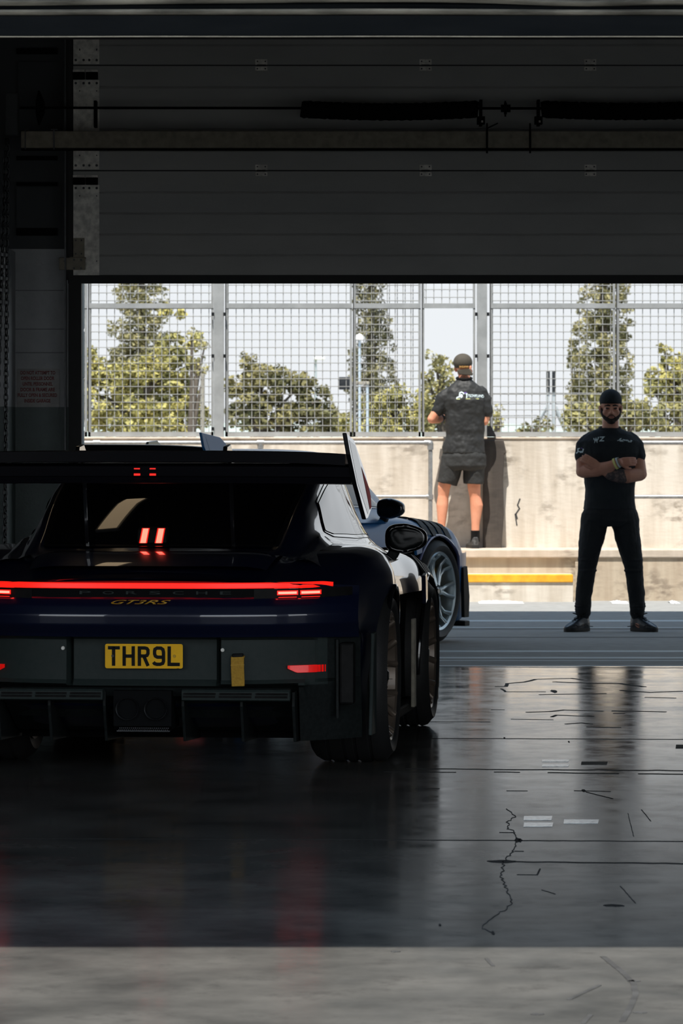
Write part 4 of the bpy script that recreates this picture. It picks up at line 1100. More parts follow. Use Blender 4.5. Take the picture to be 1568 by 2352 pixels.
# white crumpled sheets at foot of the step
def sheet(px0,px1,py,label,D=43.5):
    m=MB(); n=22; rows=[]
    x0_,x1_=PX(px0,D),PX(px1,D); g=gz(D)
    for j in range(7):
        r=[]
        for i in range(n):
            t=i/(n-1); v=j/6; e=math.sin(PI*min(1,max(0,t)))**.4*math.sin(PI*v)
            r.append((x0_+(x1_-x0_)*t+random.uniform(-.01,.01), D-.35+.5*v, g+.002+e*(.012+.012*(1-t))*random.uniform(.6,1.2)))
        rows.append(r)
    o=m.grid(rows).build('crumpled_sheet',M['paper'],smooth=True,angle=180); tag(o,label,'sheet'); return o
sheet(1098,1200,1370,'long white crumpled sheet on the ground below the yellow step')
sheet(1402,1440,1378,'small white crumpled sheet on the ground between the bearded man\'s legs')
sheet(1535,1556,1378,'tiny white scrap on the ground near the right edge of the view')
# ---------------------------------------------------------------- beyond the wall
S(MB().box(-250,250,45.3,95,-.5,-.3).build('trim_17',M['road'])); S(MB().box(-400,400,95,900,-.7,-.4).build('trim_18',M['grass']))
M['bark']=mat('bark',(.10,.08,.06),.9,col2=(.07,.055,.04),scale=8)
def leafm(name,a,b): 
    m=mat(name,lin(a),.75,0,0,.25,col2=lin(b),scale=2.2,contrast=(.42,.58)); 
    m.node_tree.nodes['Principled BSDF'].inputs['Subsurface Weight'].default_value=0
    return m
M['cyp']=leafm('cypress_foliage',(146,138,98),(98,96,68)); M['cyp_d']=leafm('dark_foliage',(128,122,90),(86,84,62)); M['yel']=leafm('yellow_green_foliage',(172,162,96),(128,124,76))
M['olive']=leafm('olive_foliage',(128,120,78),(94,92,60)); M['pale_f']=leafm('pale_foliage',(150,142,92),(122,118,78))
def foliage(centers, size, per, seed):
    g=np.random.default_rng(seed); vs=[]; fs=[]
    for (c,r) in centers:
        n=int(per*r[0]*r[2]*900)+16
        d=g.normal(size=(n,3)); d/=np.linalg.norm(d,axis=1)[:,None]; rad=g.uniform(.55,1.0,n)**.5
        pos=np.array(c)+d*rad[:,None]*np.array(r)
        a=g.normal(size=(n,3)); a/=np.linalg.norm(a,axis=1)[:,None]; b=np.cross(a,d+.4*g.normal(size=(n,3))); b/=np.linalg.norm(b,axis=1)[:,None]+1e-9
        s=size*.66*g.uniform(.6,1.4,n)
        for p,u,v,k in zip(pos,a,b,s):
            i=len(vs); vs+= [tuple(p-u*k-v*k*.5),tuple(p+u*k-v*k*.5),tuple(p+u*k*.8+v*k*.6),tuple(p-u*k*.7+v*k*.5)]; fs.append((i,i+1,i+2,i+3))
    return vs,fs
def tree(name, cat, label, D, blobs, mk, leaf, per, seed, trunk=None, group=None):
    # blobs: (px,py,rx_px,ry_px)
    D*=.8627; g=np.random.default_rng(seed+50); s=F/D; cx=np.mean([b[0] for b in blobs]); gzv=-.4 if D>95 else -.3
    r=empty(name,(PX(cx,D),D,gzv)); tag(r,label,cat,group)
    cs=[]
    for (px,py,rx,ry) in blobs:
        n=max(3,int(rx*ry/55)); 
        for k in range(n):
            a=g.uniform(0,2*PI); q_=math.sqrt(g.uniform(0,1))*.95
            x=PX(px+rx*q_*math.cos(a),D); z=PZ(py+ry*q_*math.sin(a),D); y=D+g.uniform(-1,1)*rx/s*.7
            rr=g.uniform(.14,.24)*(rx+ry)/2/s
            rr=max(rr,.09); cs.append(((x,y,z),(rr*1.1,rr*1.1,rr*1.0)))
    vs,fs=foliage(cs,leaf,per,seed)
    loc(MB().add(vs,fs).build('foliage',M[mk],r,fix=False),r)
    px,py=trunk or (cx,min(b[1] for b in blobs)+30)
    tp=(PX(px,D),D,PZ(py,D)); m=MB().tube([(tp[0],D,gzv),(tp[0],D,(gzv+tp[2])/2),tp],[.14,.10,.03],8)
    g2=random.Random(seed)
    for b in blobs[:6]:
        zz=gzv+(tp[2]-gzv)*g2.uniform(.45,.85); m.tube([(tp[0],D,zz),((tp[0]+PX(b[0],D))/2,D,(zz+PZ(b[1],D))/2+.1),(PX(b[0],D),D,PZ(b[1],D))],[.05,.035,.012],6)
    loc(m.build('trunk',M['bark'],r,smooth=True),r); return r
def col(cx,pts,step=24):
    # column of blobs from (y,halfwidth,cx)
    out=[]; ys=[p[0] for p in pts]
    for y in np.arange(pts[0][0],pts[-1][0],step):
        hw=np.interp(y,ys,[p[1] for p in pts]); c=np.interp(y,ys,[p[2] for p in pts]); out.append((c,y,hw,step*.85))
    return out
tree('cypress_tree','tree','tall cypress tree behind the yellow tree on the left',118,col(0,[(430,20,322),(560,40,322),(655,56,321),(760,72,322),(860,82,328),(1010,86,330)]),'cyp',.05,1.5,1)
tree('cypress_tree','tree','tall cypress tree behind the round-headed lamp post',118,col(0,[(420,12,850),(560,26,851),(655,38,850),(760,50,858),(860,62,852),(1010,66,856)]),'cyp_d',.045,1.6,2)
tree('cypress_tree','tree','tall cypress tree above and left of the bearded man',118,col(0,[(430,20,1390),(560,42,1392),(655,55,1392),(760,70,1385),(860,76,1378),(940,82,1378),(1010,84,1378)]),'cyp',.05,1.5,3)
tree('cypress_branch','tree','pointed side shoot beside the right-hand cypress',119,[(1308,812,9,14),(1318,840,12,18),(1328,880,20,30),(1335,930,30,40)],'cyp',.05,1.6,4,trunk=(1330,900))
tree('leafy_tree','tree','bright yellow-green tree in front of the left cypress',104,[(395,800,34,34),(370,850,60,40),(300,880,60,50),(215,840,30,36),(205,900,40,60),(430,840,26,30),(445,790,10,8),(455,775,12,6),(410,910,50,50),(300,960,110,40),(440,960,40,40),(420,720,6,5),(385,712,8,6),(150,900,60,90)],'yel',.06,1.25,5,trunk=(300,880))
tree('small_tree','tree','wispy pale branches reaching right from the yellow tree',103,[(470,795,14,5),(440,765,8,12),(452,830,22,6),(468,855,12,16)],'pale_f',.04,1.4,6,trunk=(440,880))
tree('hedge','hedge','dark olive hedge sloping down to the right behind the middle panel',100,[(566,830,14,22),(600,870,45,30),(640,875,40,30),(560,890,40,40),(690,885,36,32),(730,920,36,36),(600,950,80,50),(700,960,70,40),(765,970,26,36)],'olive',.055,1.35,7,trunk=(600,900))
tree('low_shrub','shrub','low yellow shrubs behind the narrow double-mesh panel',98,[(870,930,40,40),(930,920,45,36),(970,950,40,40),(900,980,90,26),(800,975,20,25)],'yel',.055,1.2,8,trunk=(900,940))
tree('leafy_tree','tree','loose yellow-green tree seen through the open hatch',96,[(1000,820,22,14),(1018,845,26,20),(985,870,24,18),(1030,880,30,24),(1000,920,40,30),(1040,950,40,36),(990,970,30,28),(1090,960,36,36)],'pale_f',.045,1.1,9,trunk=(1020,900))
tree('low_shrub','shrub','small wispy shrub right of the capped man at the wall',95,[(1140,945,10,12),(1150,960,16,12),(1135,980,10,14)],'pale_f',.035,1.3,10,trunk=(1142,960))
tree('low_shrub','shrub','low grey-green shrubs in front of the twin pylon',112,[(1225,985,28,12),(1190,992,30,8),(1250,975,20,12)],'olive',.05,1.2,11,trunk=(1220,980))
tree('leafy_tree','tree','spreading yellow-green tree at the right edge of the view',102,[(1545,850,36,30),(1510,870,30,24),(1600,840,50,50),(1525,800,14,9),(1500,890,24,22),(1560,910,50,40),(1620,920,60,60)],'yel',.055,1.15,12,trunk=(1560,880))
tree('hedge','hedge','pale hedge behind the bearded man',98,[(1320,960,26,32),(1360,950,40,36),(1430,955,50,34),(1490,950,50,36),(1550,965,50,40),(1640,960,60,40)],'pale_f',.055,1.25,13,trunk=(1430,960))
# far hill
m=MB(); n=60; rows=[]
for (y,k) in ((640,0),(760,1),(890,.0)):
    rows.append([(PX(px,y),y,-.4+k*(PZ(974+8*math.sin(px*.006)+6*math.sin(px*.02),y)+.4)) for px in np.linspace(-1500,3000,n)])
o=MB().grid(rows).build('far_hill',M['hill'],smooth=True); S(o); o.name='trim_19'
# lamp posts, camera mast, pylon
lp=empty('lamp_post',(PX(825,80),80,-.3)); tag(lp,'grey lamp post with a white domed head before the middle cypress','lamp post')
ML=mat('painted_grey_post',(.42,.48,.52),.5,col2=(.36,.42,.46)); MW=mat('white_lamp_dome',(.9,.9,.9),.4,col2=(.85,.86,.87)); MG=mat('weathered_grey_pylon',(.36,.38,.39),.7,col2=(.28,.30,.31),scale=4)
loc(MB().tube([(PX(825,80),80,-.3),(PX(825,80),80,PZ(782,80))],.027,10).build('post',ML,lp,smooth=True),lp)
loc(MB().lathe([(PZ(781,80),.001),(PZ(781,80),.085),(PZ(776,80),.08),(PZ(769,80),.045),(PZ(766,80),.001)],axis='z',n=20,c=(PX(825,80),80,0),closed=False).build('lamp_head',MW,lp,smooth=True),lp)
lp2=empty('lamp_post',(PX(724,104),104,-.4)); tag(lp2,'thin distant lamp post with twin flat heads above the dark hedge','lamp post')
loc(MB().tube([(PX(724,104),104,-.4),(PX(724,104),104,PZ(826,104))],.03,8).build('post',ML,lp2,smooth=True),lp2)
loc(MB().box(PX(721,104),PX(746,104),103.9,104.1,PZ(826,104),PZ(820,104)).build('lamp_head',MW,lp2,bevel=.01),lp2)
cm=empty('camera_mast',(PX(845,78),78,-.3)); tag(cm,'mast with a dark grey box camera pointing left before the middle cypress','camera mast')
loc(MB().tube([(PX(843,78),78,-.3),(PX(843,78),78,PZ(880,78))],.026,8).build('mast',ML,cm,smooth=True),cm)
loc(MB().box(PX(778,78),PX(808,78),77.85,78.1,PZ(895,78),PZ(866,78)).build('camera_box',M['dmetal'],cm,bevel=.01),cm)
loc(MB().box(PX(806,78),PX(848,78),77.95,78.02,PZ(884,78),PZ(876,78)).build('mast_arm',M['galv_dull'],cm,bevel=.01),cm)
py_=empty('twin_pylon',(PX(1264,97),97,-.4)); tag(py_,'grey twin-column pylon with sloping braces, dark at its top','pylon')
for a in (1258,1271):
    loc(MB().box(PX(a-3.5,97),PX(a+3.5,97),96.9,97.1,-.4,PZ(853,97)).build('column',MG,py_),py_)
    loc(MB().box(PX(a-4,97),PX(a+4,97),96.86,96.89,PZ(900,97),PZ(853,97)).build('dark_cover',M['dmetal'],py_),py_)
loc(MB().tube([P(1222,990,97),P(1254,935,97)],.045,8).build('brace',MG,py_),py_)
loc(MB().tube([P(1300,990,97),P(1274,935,97)],.045,8).build('brace',MG,py_),py_)
m=MB()
for yy in (904,928,955): m.tube([P(1120,yy,97),P(1264,yy-1,97),P(1420,yy,97)],.012,6)
loc(m.build('cable',M['dmetal'],py_),py_)
o=MB().tube([P(465,1226,78),P(465,858,78)],.035,8).build('thin_pole',M['galv_dull'],smooth=True); tag(o,'thin dark-topped pole at the right of the yellow tree','pole')
# ---------------------------------------------------------------- people
def solid(m,name,mat_,parent,voxel=.006,smooth=2,disp=0,dscale=.12,bake_it=True):
    o=m.build(name,mat_,parent,smooth=True,fix=True,angle=180)
    r=o.modifiers.new('r','REMESH'); r.mode='VOXEL'; r.voxel_size=voxel; r.use_smooth_shade=True
    s=o.modifiers.new('s','SMOOTH'); s.factor=.5; s.iterations=smooth
    if disp:
        t=bpy.data.textures.new(name,'CLOUDS'); t.noise_scale=dscale; t.noise_depth=2
        d=o.modifiers.new('d','DISPLACE'); d.texture=t; d.strength=disp; d.mid_level=.5; d.texture_coords='LOCAL'
    return bake(o)
def head(m,c,sc=1.0,face=-1,turn=0):
    # union of ellipsoids, face towards -y
    H=MB()
    H.ell((0,.01,.045),(.076,.094,.082)); H.ell((0,-.012,-.03),(.062,.072,.075)); H.ell((0,-.045,-.078),(.036,.035,.030))
    H.ell((0,-.052,-.045),(.050,.040,.040)); H.ell((0,-.080,.012),(.050,.020,.016))
    H.ell((0,-.098,-.018),(.011,.018,.028),rot=(R(-12),0,0)); H.ell((0,-.106,-.034),(.016,.015,.012)); H.ell((-.012,-.096,-.036),(.009,.011,.009)); H.ell((.012,-.096,-.036),(.009,.011,.009))
    for s in (-1,1):
        H.ell((s*.040,-.056,-.030),(.024,.022,.026)); H.ell((s*.030,-.079,.0),(.016,.012,.010))
        H.ell((s*.077,.008,-.008),(.011,.020,.032),rot=(0,s*R(10),s*R(-20))); H.ell((s*.079,.012,.006),(.009,.016,.017))
    H.ell((0,-.086,-.060),(.024,.012,.007)); H.ell((0,-.086,-.069),(.020,.012,.008))
    Mx=Matrix.Translation(Vector(c))@Euler((0,0,R(turn))).to_matrix().to_4x4()@Matrix.Scale(sc,4)
    H.xf(Mx); m.v and None; m.add(H.v,H.f); return Mx
def limb(m,pts,r,n=16): m.tube(pts,r,n,cap='round')
def hand(m,wrist,dirv,upv,curl=.5,scale=1.0,spread=.1,thumb=1):
    w=Vector(wrist); d=Vector(dirv).normalized(); u=Vector(upv); u=(u-d*u.dot(d)).normalized(); s=d.cross(u).normalized()
    # palm
    for k in (-.024,-.008,.008,.024):
        limb(m,[w+s*k*.6*scale,w+d*.045*scale+s*k*scale,w+d*.088*scale+s*k*1.05*scale],[.015*scale,.0145*scale,.0125*scale],10)
    for k,L in ((-.027,.068),(-.009,.078),(.009,.073),(.027,.058)):
        p=w+d*.088*scale+s*k*1.05*scale; a=0; pts=[p]; dd=d+s*k*spread*10*.3
        for seg in (.45,.32,.25):
            a+=curl*.75; v=(dd*math.cos(a)-u*math.sin(a)); p=p+v.normalized()*L*seg*scale; pts.append(p)
        limb(m,pts,[.0098*scale,.0092*scale,.0085*scale,.0072*scale],9)
    p=w+d*.022*scale-s*.022*thumb*scale; 
    limb(m,[p,p+d*.030*scale-s*.024*thumb*scale-u*.006,p+d*.060*scale-s*.032*thumb*scale-u*.014*scale,p+d*.080*scale-s*.030*thumb*scale-u*.022*scale],[.014*scale,.0115*scale,.010*scale,.008*scale],9)
def shoe(m,s,heel,toe,z0,h=.10,wd=.047):
    heel=Vector(heel); toe=Vector(toe); d=(toe-heel); L=d.length; d.normalize(); sd=Vector((-d.y,d.x,0))
    def pt(t,off,z): p=heel+d*L*t+sd*off; return (p.x,p.y,z0+z)
    def lay(zf,grow,ts):
        ring=[]
        for t,wf in ts: ring.append(pt(t,wd*wf*grow,zf(t)))
        for t,wf in ts[::-1]: ring.append(pt(t,-wd*wf*grow*.92,zf(t)))
        return ring
    ts=[(0,.35),(.04,.68),(.15,.80),(.35,.80),(.6,.98),(.78,1.0),(.9,.82),(.97,.52),(1,.22)]
    def solid_(m,lays):
        n=len(lays[0]); vs=[p for l in lays for p in l]; fs=[]
        for i in range(len(lays)-1):
            for k in range(n): fs.append((i*n+k,i*n+(k+1)%n,(i+1)*n+(k+1)%n,(i+1)*n+k))
        fs.append(tuple(range(n-1,-1,-1))); Lq=(len(lays)-1)*n; fs.append(tuple(range(Lq,Lq+n))); m.add(vs,fs)
    solid_(s,[lay(lambda t:.0,1.0,ts),lay(lambda t:.012,1.05,ts),lay(lambda t:.027,1.04,ts)])
    top=lambda t: float(np.interp(t,[0,.3,.5,.75,.95,1],[h,h,h*.82,h*.58,h*.40,h*.30]))
    solid_(m,[lay(lambda t:.024,1.0,ts),lay(lambda t:.024+(top(t)-.024)*.45,1.0,ts),lay(lambda t:.024+(top(t)-.024)*.85,.80,ts),lay(lambda t:top(t),.5,ts)])
    return d,sd,L
def laces(root,heel,toe,z0,h,parent):
    heel=Vector(heel); toe=Vector(toe); d=(toe-heel).normalized(); L=(toe-heel).length; sd=Vector((-d.y,d.x,0)); m=MB()
    for i in range(4):
        t=.40+.09*i; c=heel+d*L*t; z=z0+h*(.93-.11*i)
        m.tube([tuple(c+sd*.022)+(0,),(0,0,0)] if False else [(c+sd*.024).to_tuple()[:2]+(z-.004,),(c).to_tuple()[:2]+(z+.004,),(c-sd*.024).to_tuple()[:2]+(z-.004,)],.003,6)
    c=heel+d*L*.36; z=z0+h
    for s in (-1,1):
        pts=[]
        for k in range(9):
            a=2*PI*k/8; pts.append(((c+sd*s*(.022+.02*(1-math.cos(a)))+d*.014*math.sin(a)).to_tuple()[:2])+(z+.004+.012*math.sin(a/2),))
        m.tube(pts,.0028,6,cap=False)
        m.tube([(c.x,c.y,z+.002),((c+sd*s*.03+d*.03).x,(c+sd*s*.03+d*.03).y,z-.02)],.0025,6)
    m.build('shoelace',M['ink'],parent,smooth=True)
# --- bearded man with folded arms, facing the camera
D1=35.5; man=empty('person',(PX(1400,D1),D1,gz(D1))); tag(man,'bearded person in black t-shirt and trousers standing with folded arms, cap worn backwards','person')
b=MB()
hc=(.006,-.015,1.652)
Mh=head(b,hc,1.0)
limb(b,[(.003,.01,1.42),(.004,.0,1.50),(.005,-.005,1.60)],[.072,.062,.058],20)
b.rings([(0,0,.88,.17,.11,2.3),(0,0,1.0,.165,.105,2.3),(0,0,1.15,.175,.11,2.3),(0,0,1.30,.20,.118,2.4),(0,.005,1.38,.185,.10,2.4),(0,.01,1.445,.13,.078,2.2),(0,.01,1.50,.07,.065,2)])
# arms
shR=(-.168,.005,1.372); elR=(-.205,-.055,1.185); wrR=(.052,-.205,1.252)
shL=(.172,.005,1.372); elL=(.222,-.05,1.165); 
limb(b,[shR,(-.198,-.01,1.30),elR],[.054,.054,.048]); limb(b,[elR,(-.10,-.14,1.197),(-.02,-.185,1.22),wrR],[.050,.051,.041,.031])
limb(b,[shL,(.200,-.008,1.30),elL],[.056,.056,.050]); limb(b,[elL,(.12,-.12,1.150),(.0,-.150,1.165),(-.10,-.165,1.225)],[.051,.053,.044,.032])
hand(b,(.056,-.200,1.254),(1,.30,.06),(0,-1,.2),curl=.25,scale=.92,thumb=-1)
hand(b,(-.092,-.172,1.222),(-.86,.02,.52),(0,-1,.1),curl=.30,scale=.92,spread=.35,thumb=1)
# legs (under the trousers)
for s,kx,ax in ((-1,-.170,-.198),(1,.174,.200)):
    limb(b,[(s*.095,0,.86),(kx,-.01,.49),(ax,0,.10)],[.070,.045,.030])
    limb(b,[(ax,0,.06),(ax+s*.03,-.06,.04)],[.036,.028])
body=solid(b,'body',M['skin'],man,.0048,2)
# beard, brows, eyes, lips
m=MB()
for k in range(17):
    a=-1+2*k/16; x=.0655*math.sin(a*1.45); y=-.010-.064*math.cos(a*1.45); z=-.090+.062*abs(a)**1.7
    m.ell((x,y,z),(.013,.014,.019))
m.ell((0,-.068,-.100),(.032,.026,.018)); m.ell((0,-.081,-.088),(.016,.016,.010))
for s in (-1,1):
    m.tube([(0,-.0985,-.0505),(s*.016,-.093,-.053),(s*.029,-.083,-.066),(s*.032,-.076,-.082)],[.004,.0048,.004,.005],8,cap='round')
    m.ell((s*.070,-.012,-.020),(.007,.012,.026))
m.xf(Mh); solid(m,'beard',M['hair'],man,.004,2)
for s in (-1,1):
    m=MB().tube([(s*.012,-.0945,.018),(s*.028,-.094,.023),(s*.047,-.080,.016)],[.0055,.0065,.005],8,cap='round'); m.xf(Mh); m.build('eyebrow',M['hair'],man,smooth=True)
    m=MB().ell((s*.029,-.0885,.0),(.0145,.006,.0075)); m.xf(Mh); m.build('eye',M['eye'],man,smooth=True)
m=MB().ell((0,-.0965,-.0635),(.020,.004,.0045)); m.xf(Mh); m.build('lips',M['lip'],man,smooth=True)
# cap, backwards
m=MB(); m.ell((0,.012,.058),(.084,.103,.086),28,18)
for i,v in enumerate(m.v):
    x,y,z=v; lim=.020+ (.016 if y<0 else -.030*min(1,y/.08)); 
    m.v[i]=(x,y,max(z,lim))
m.xf(Mh); cap=solid(m,'cap',M['cap'],man,.004,1)
m=MB().tube([(x,-.012-.0+.093*-math.sqrt(max(0,1-(x/.086)**2)),.0375) for x in np.linspace(-.080,.080,15)],.0035,6); m.xf(Mh); m.build('cap_band',M['ink'],man,smooth=True)
m=MB().ell((.062,.085,-.012),(.035,.055,.010),rot=(R(-18),R(28),R(-30))); m.xf(Mh); m.build('cap_peak',M['cap2'],man,smooth=True)
# shirt
m=MB()
m.rings([(0,0,.905,.196,.135,2.4),(0,0,.98,.186,.128,2.4),(0,-.003,1.08,.186,.128,2.4),(0,-.005,1.20,.200,.135,2.4),(0,-.003,1.32,.225,.138,2.5),(0,.005,1.41,.228,.126,2.5),(0,.01,1.463,.175,.098,2.3),(0,.012,1.500,.090,.078,2),(0,.012,1.508,.080,.072,2)])
limb(m,[(-.150,.008,1.418),(-.186,.0,1.372),(-.198,-.012,1.305)],[.062,.068,.063],20); limb(m,[(.152,.008,1.418),(.188,.0,1.372),(.200,-.010,1.300)],[.062,.068,.065],20)
limb(m,[(-.199,-.013,1.305),(-.201,-.015,1.292)],[.064,.062],20); limb(m,[(.201,-.010,1.30),(.203,-.012,1.285)],[.066,.063],20)
shirt=solid(m,'t_shirt',M['cloth_navy'],man,.006,2,.014,.09)
m=MB().tube([(.080*math.cos(a),.006+.072*math.sin(a),1.508-.010*(-math.sin(a))) for a in np.linspace(0,2*PI,25)],.006,8,cap=False); m.build('collar',M['cloth_navy'],man,smooth=True)
# trousers
m=MB()
m.rings([(0,0,.93,.182,.125,2.4),(0,0,.875,.205,.135,2.4),(0,0,.82,.205,.135,2.4),(0,0,.78,.17,.11,2.2)])
for s,kx,ax in ((-1,-.166,-.197),(1,.172,.201)):
    m.tube([(s*.108,0,.86),(s*.128,-.005,.72),(s*.148,-.01,.62),(kx,-.015,.50),(kx+s*.012,-.008,.40),(ax-s*.004,-.002,.28),(ax,.0,.185),(ax,.0,.13)],[.104,.098,.086,.071,.066,.062,.058,.054],20,cap='round')
    for zz,rr in ((.185,.064),(.165,.060),(.205,.061),(.15,.056)): m.ell((ax+s*.003,.0,zz),(rr,rr*1.05,.014))
    for zz in (.45,.53): m.ell((kx,-.02,zz),(.073,.075,.02))
solid(m,'trousers',M['cloth_trs'],man,.006,2,.014,.07)
for s,(hx,hy),(tx,ty) in ((-1,(-.165,.035),(-.335,-.155)),(1,(.168,.035),(.335,-.155))):
    m=MB(); so_=MB(); shoe(m,so_,(hx,hy,0),(tx,ty,0),0,.115,.050); 
    so=so_.build('shoe_sole',M['sole'],man,smooth=True); sh_=solid(m,'shoe',M['shoe'],man,.005,2)
    m=MB(); stroke(m,[(.0,.03),(.05,.035),(.08,.052),(.12,.036),(.17,.036),(.20,.05)],.006,0,.003,'xz')
    dd=(Vector((tx,ty,0))-Vector((hx,hy,0))); L=dd.length; ang=math.atan2(dd.y,dd.x)
    off=Vector((-dd.y,dd.x,0)).normalized()*(.051)
    if off.y>0: off=-off
    m.xf(Matrix.Translation(Vector((hx,hy,.004))+off)@Matrix.Rotation(ang,4,'Z')); m.build('shoe_trim',M['dmetal'],man)
    laces(man,(hx,hy,0),(tx,ty,0),0,.118,man)
# wristbands
ax_=(Vector(wrR)-Vector((-.02,-.185,1.22))).normalized()
for t,wd_,r_,mk,nm in ((-.018,.016,.0425,'band','yellow_wristband'),(.004,.010,.0395,'print_w','woven_wristband'),(.016,.006,.038,'galv_dull','woven_wristband')):
    c=Vector(wrR)+ax_*(t-.006); q_=ax_.to_track_quat('X','Z').to_matrix().to_4x4()
    m=MB().lathe([(-wd_/2,r_-.003),(-wd_/2,r_),(wd_/2,r_),(wd_/2,r_-.003)],n=28); m.xf(Matrix.Translation(c)@q_); m.build('wristband',M[mk],man,smooth=True,angle=40)
# tattoo sleeve on the lower forearm
m=MB().tube([(.105,-.1185,1.150),(.06,-.133,1.154),(.0,-.150,1.1645),(-.03,-.154,1.18)],[.0535,.0545,.0465,.041],20,cap=False); m.build('tattoo',M['tattoo'],man,smooth=True)
def stick(o,target,off=.0025):
    s=o.modifiers.new('w','SHRINKWRAP'); s.target=target; s.wrap_method='PROJECT'; s.use_project_y=True; s.use_negative_direction=True; s.use_positive_direction=True; s.offset=off; s.wrap_mode='ABOVE_SURFACE'
def decal(name,strokes,w,mk,parent,y,conv,target,proj=1):
    m=MB()
    for st in strokes: stroke(m,[conv(*p) for p in st],w,y-.002,y,'xz')
    o=m.build(name,M[mk],parent); 
    # drape every vertex on the garment
    me=o.data; t=target.data
    from mathutils.bvhtree import BVHTree
    bv=BVHTree.FromPolygons([v.co.copy() for v in t.vertices],[p.vertices[:] for p in t.polygons])
    for v in me.vertices:
        h=bv.ray_cast(Vector((v.co.x,-1.0,v.co.z)),Vector((0,1,0)))
        if h[0] is not None: v.co.y=h[0].y+(-.003 if v.co.y<y-.001 else -.0005)
    return o
c2=lambda X_,Y_:((X_/8.711+1310-1400)/310,(1450-(Y_/8.711+985))/310)
decal('chest_letters',[[(452,185),(462,262),(492,195),(512,255),(545,162)],[(568,166),(650,162),(574,240),(652,238)]],.0075,'print_w',man,-.14,c2,shirt)
decal('chest_logo',[[(915,236),(955,224),(975,196),(1000,192)],[(958,232),(1015,234),(1040,208)],[(985,206),(985,230)],[(1050,216),(1050,240)],[(1050,218),(1075,220),(1075,240)],[(1095,220),(1095,244)],[(1095,222),(1120,224),(1118,246)],[(1140,224),(1140,248)],[(1140,248),(1165,250)],[(1185,226),(1185,254)],[(1185,228),(1208,240),(1185,256)],[(960,244),(1200,262)]],.0052,'print_w',man,-.14,c2,shirt)
decal('sleeve_logo',[[(105,490),(140,455),(140,400),(175,390)],[(140,455),(230,452),(245,400)],[(175,470),(235,465)]],.008,'print_w',man,-.07,c2,shirt)
decal('sleeve_logo',[[(195,378),(232,400)]],.006,'print_p',man,-.07,c2,shirt)
# --- man with his back to us on the ledge
D2=44.6; m2=empty('person',(PX(1075,D2),D2,zl+.001)); tag(m2,'person in charcoal polo shirt, shorts and cap seen from behind on the ledge','person')
sx=F/D2
c4=lambda X_,Y_:((X_/4.8+940-1075)/sx,(1261-(Y_/4.8+800))/sx)
b=MB()
hz2=c4(600,225)[1]; hx2=c4(596,225)[0]
Mh2=head(b,(hx2,.03,hz2),1.0,turn=150)
limb(b,[(-.035,.0,1.46),(-.038,.005,1.54),(-.038,.015,1.62)],[.066,.057,.056],18)
b.rings([(-.04,0,.90,.16,.11,2.3),(-.04,0,1.05,.155,.10,2.3),(-.035,0,1.25,.175,.11,2.3),(-.03,0,1.42,.17,.095,2.3),(-.035,0,1.50,.11,.07,2.2),(-.037,0,1.54,.06,.06,2)])
eL=c4(232,812); eR=c4(838,835)
limb(b,[(-.195,.0,1.40),(-.28,.0,1.29),(eL[0]+.012,-.01,eL[1]+.02)],[.046,.045,.042]); limb(b,[(eL[0]+.012,-.01,eL[1]+.02),(eL[0]+.07,.08,eL[1]+.02),(eL[0]+.13,.19,eL[1]+.035)],[.043,.040,.030])
limb(b,[(.135,.0,1.40),(.170,.0,1.28),(eR[0]-.01,.0,eR[1]+.02)],[.046,.045,.042]); limb(b,[(eR[0]-.01,.0,eR[1]+.02),(eR[0]-.03,.10,eR[1]+.03),(eR[0]-.06,.20,eR[1]+.05)],[.043,.038,.030])
hand(b,(eL[0]+.13,.19,eL[1]+.035),(.6,.7,.1),(0,-.2,1),curl=.5,scale=.9,thumb=1); hand(b,(eR[0]-.06,.20,eR[1]+.05),(-.5,.7,.1),(0,-.2,1),curl=.5,scale=.9,thumb=-1)
kL=c4(378,1560); aL=c4(352,2030); kR=c4(712,1560); aR=c4(725,2040)
cL=c4(362,1740); cR=c4(740,1740)
limb(b,[(-.15,0,.86),(kL[0],0,kL[1]+.01),(kL[0]-.004,.005,.49),(cL[0],.008,cL[1]),(aL[0]+.002,0,.22),(aL[0],0,.08)],[.078,.058,.050,.056,.036,.034])
limb(b,[(.04,0,.86),(kR[0],0,kR[1]+.01),(kR[0]+.008,.005,.49),(cR[0],.008,cR[1]),(aR[0]+.002,0,.22),(aR[0],0,.08)],[.080,.060,.052,.060,.038,.034])
limb(b,[(aL[0],.0,.05),(aL[0]-.03,.09,.04)],[.034,.028]); limb(b,[(aR[0],0,.05),(aR[0]-.03,.09,.04)],[.034,.028])
solid(b,'body',M['skin2'],m2,.005,2)
m=MB(); m.ell((0,.012,.052),(.086,.103,.084),28,18)
for i,v in enumerate(m.v): x,y,z=v; m.v[i]=(x,y,max(z,-.002))
m.xf(Mh2); solid(m,'cap',M['cap2'],m2,.0045,1)
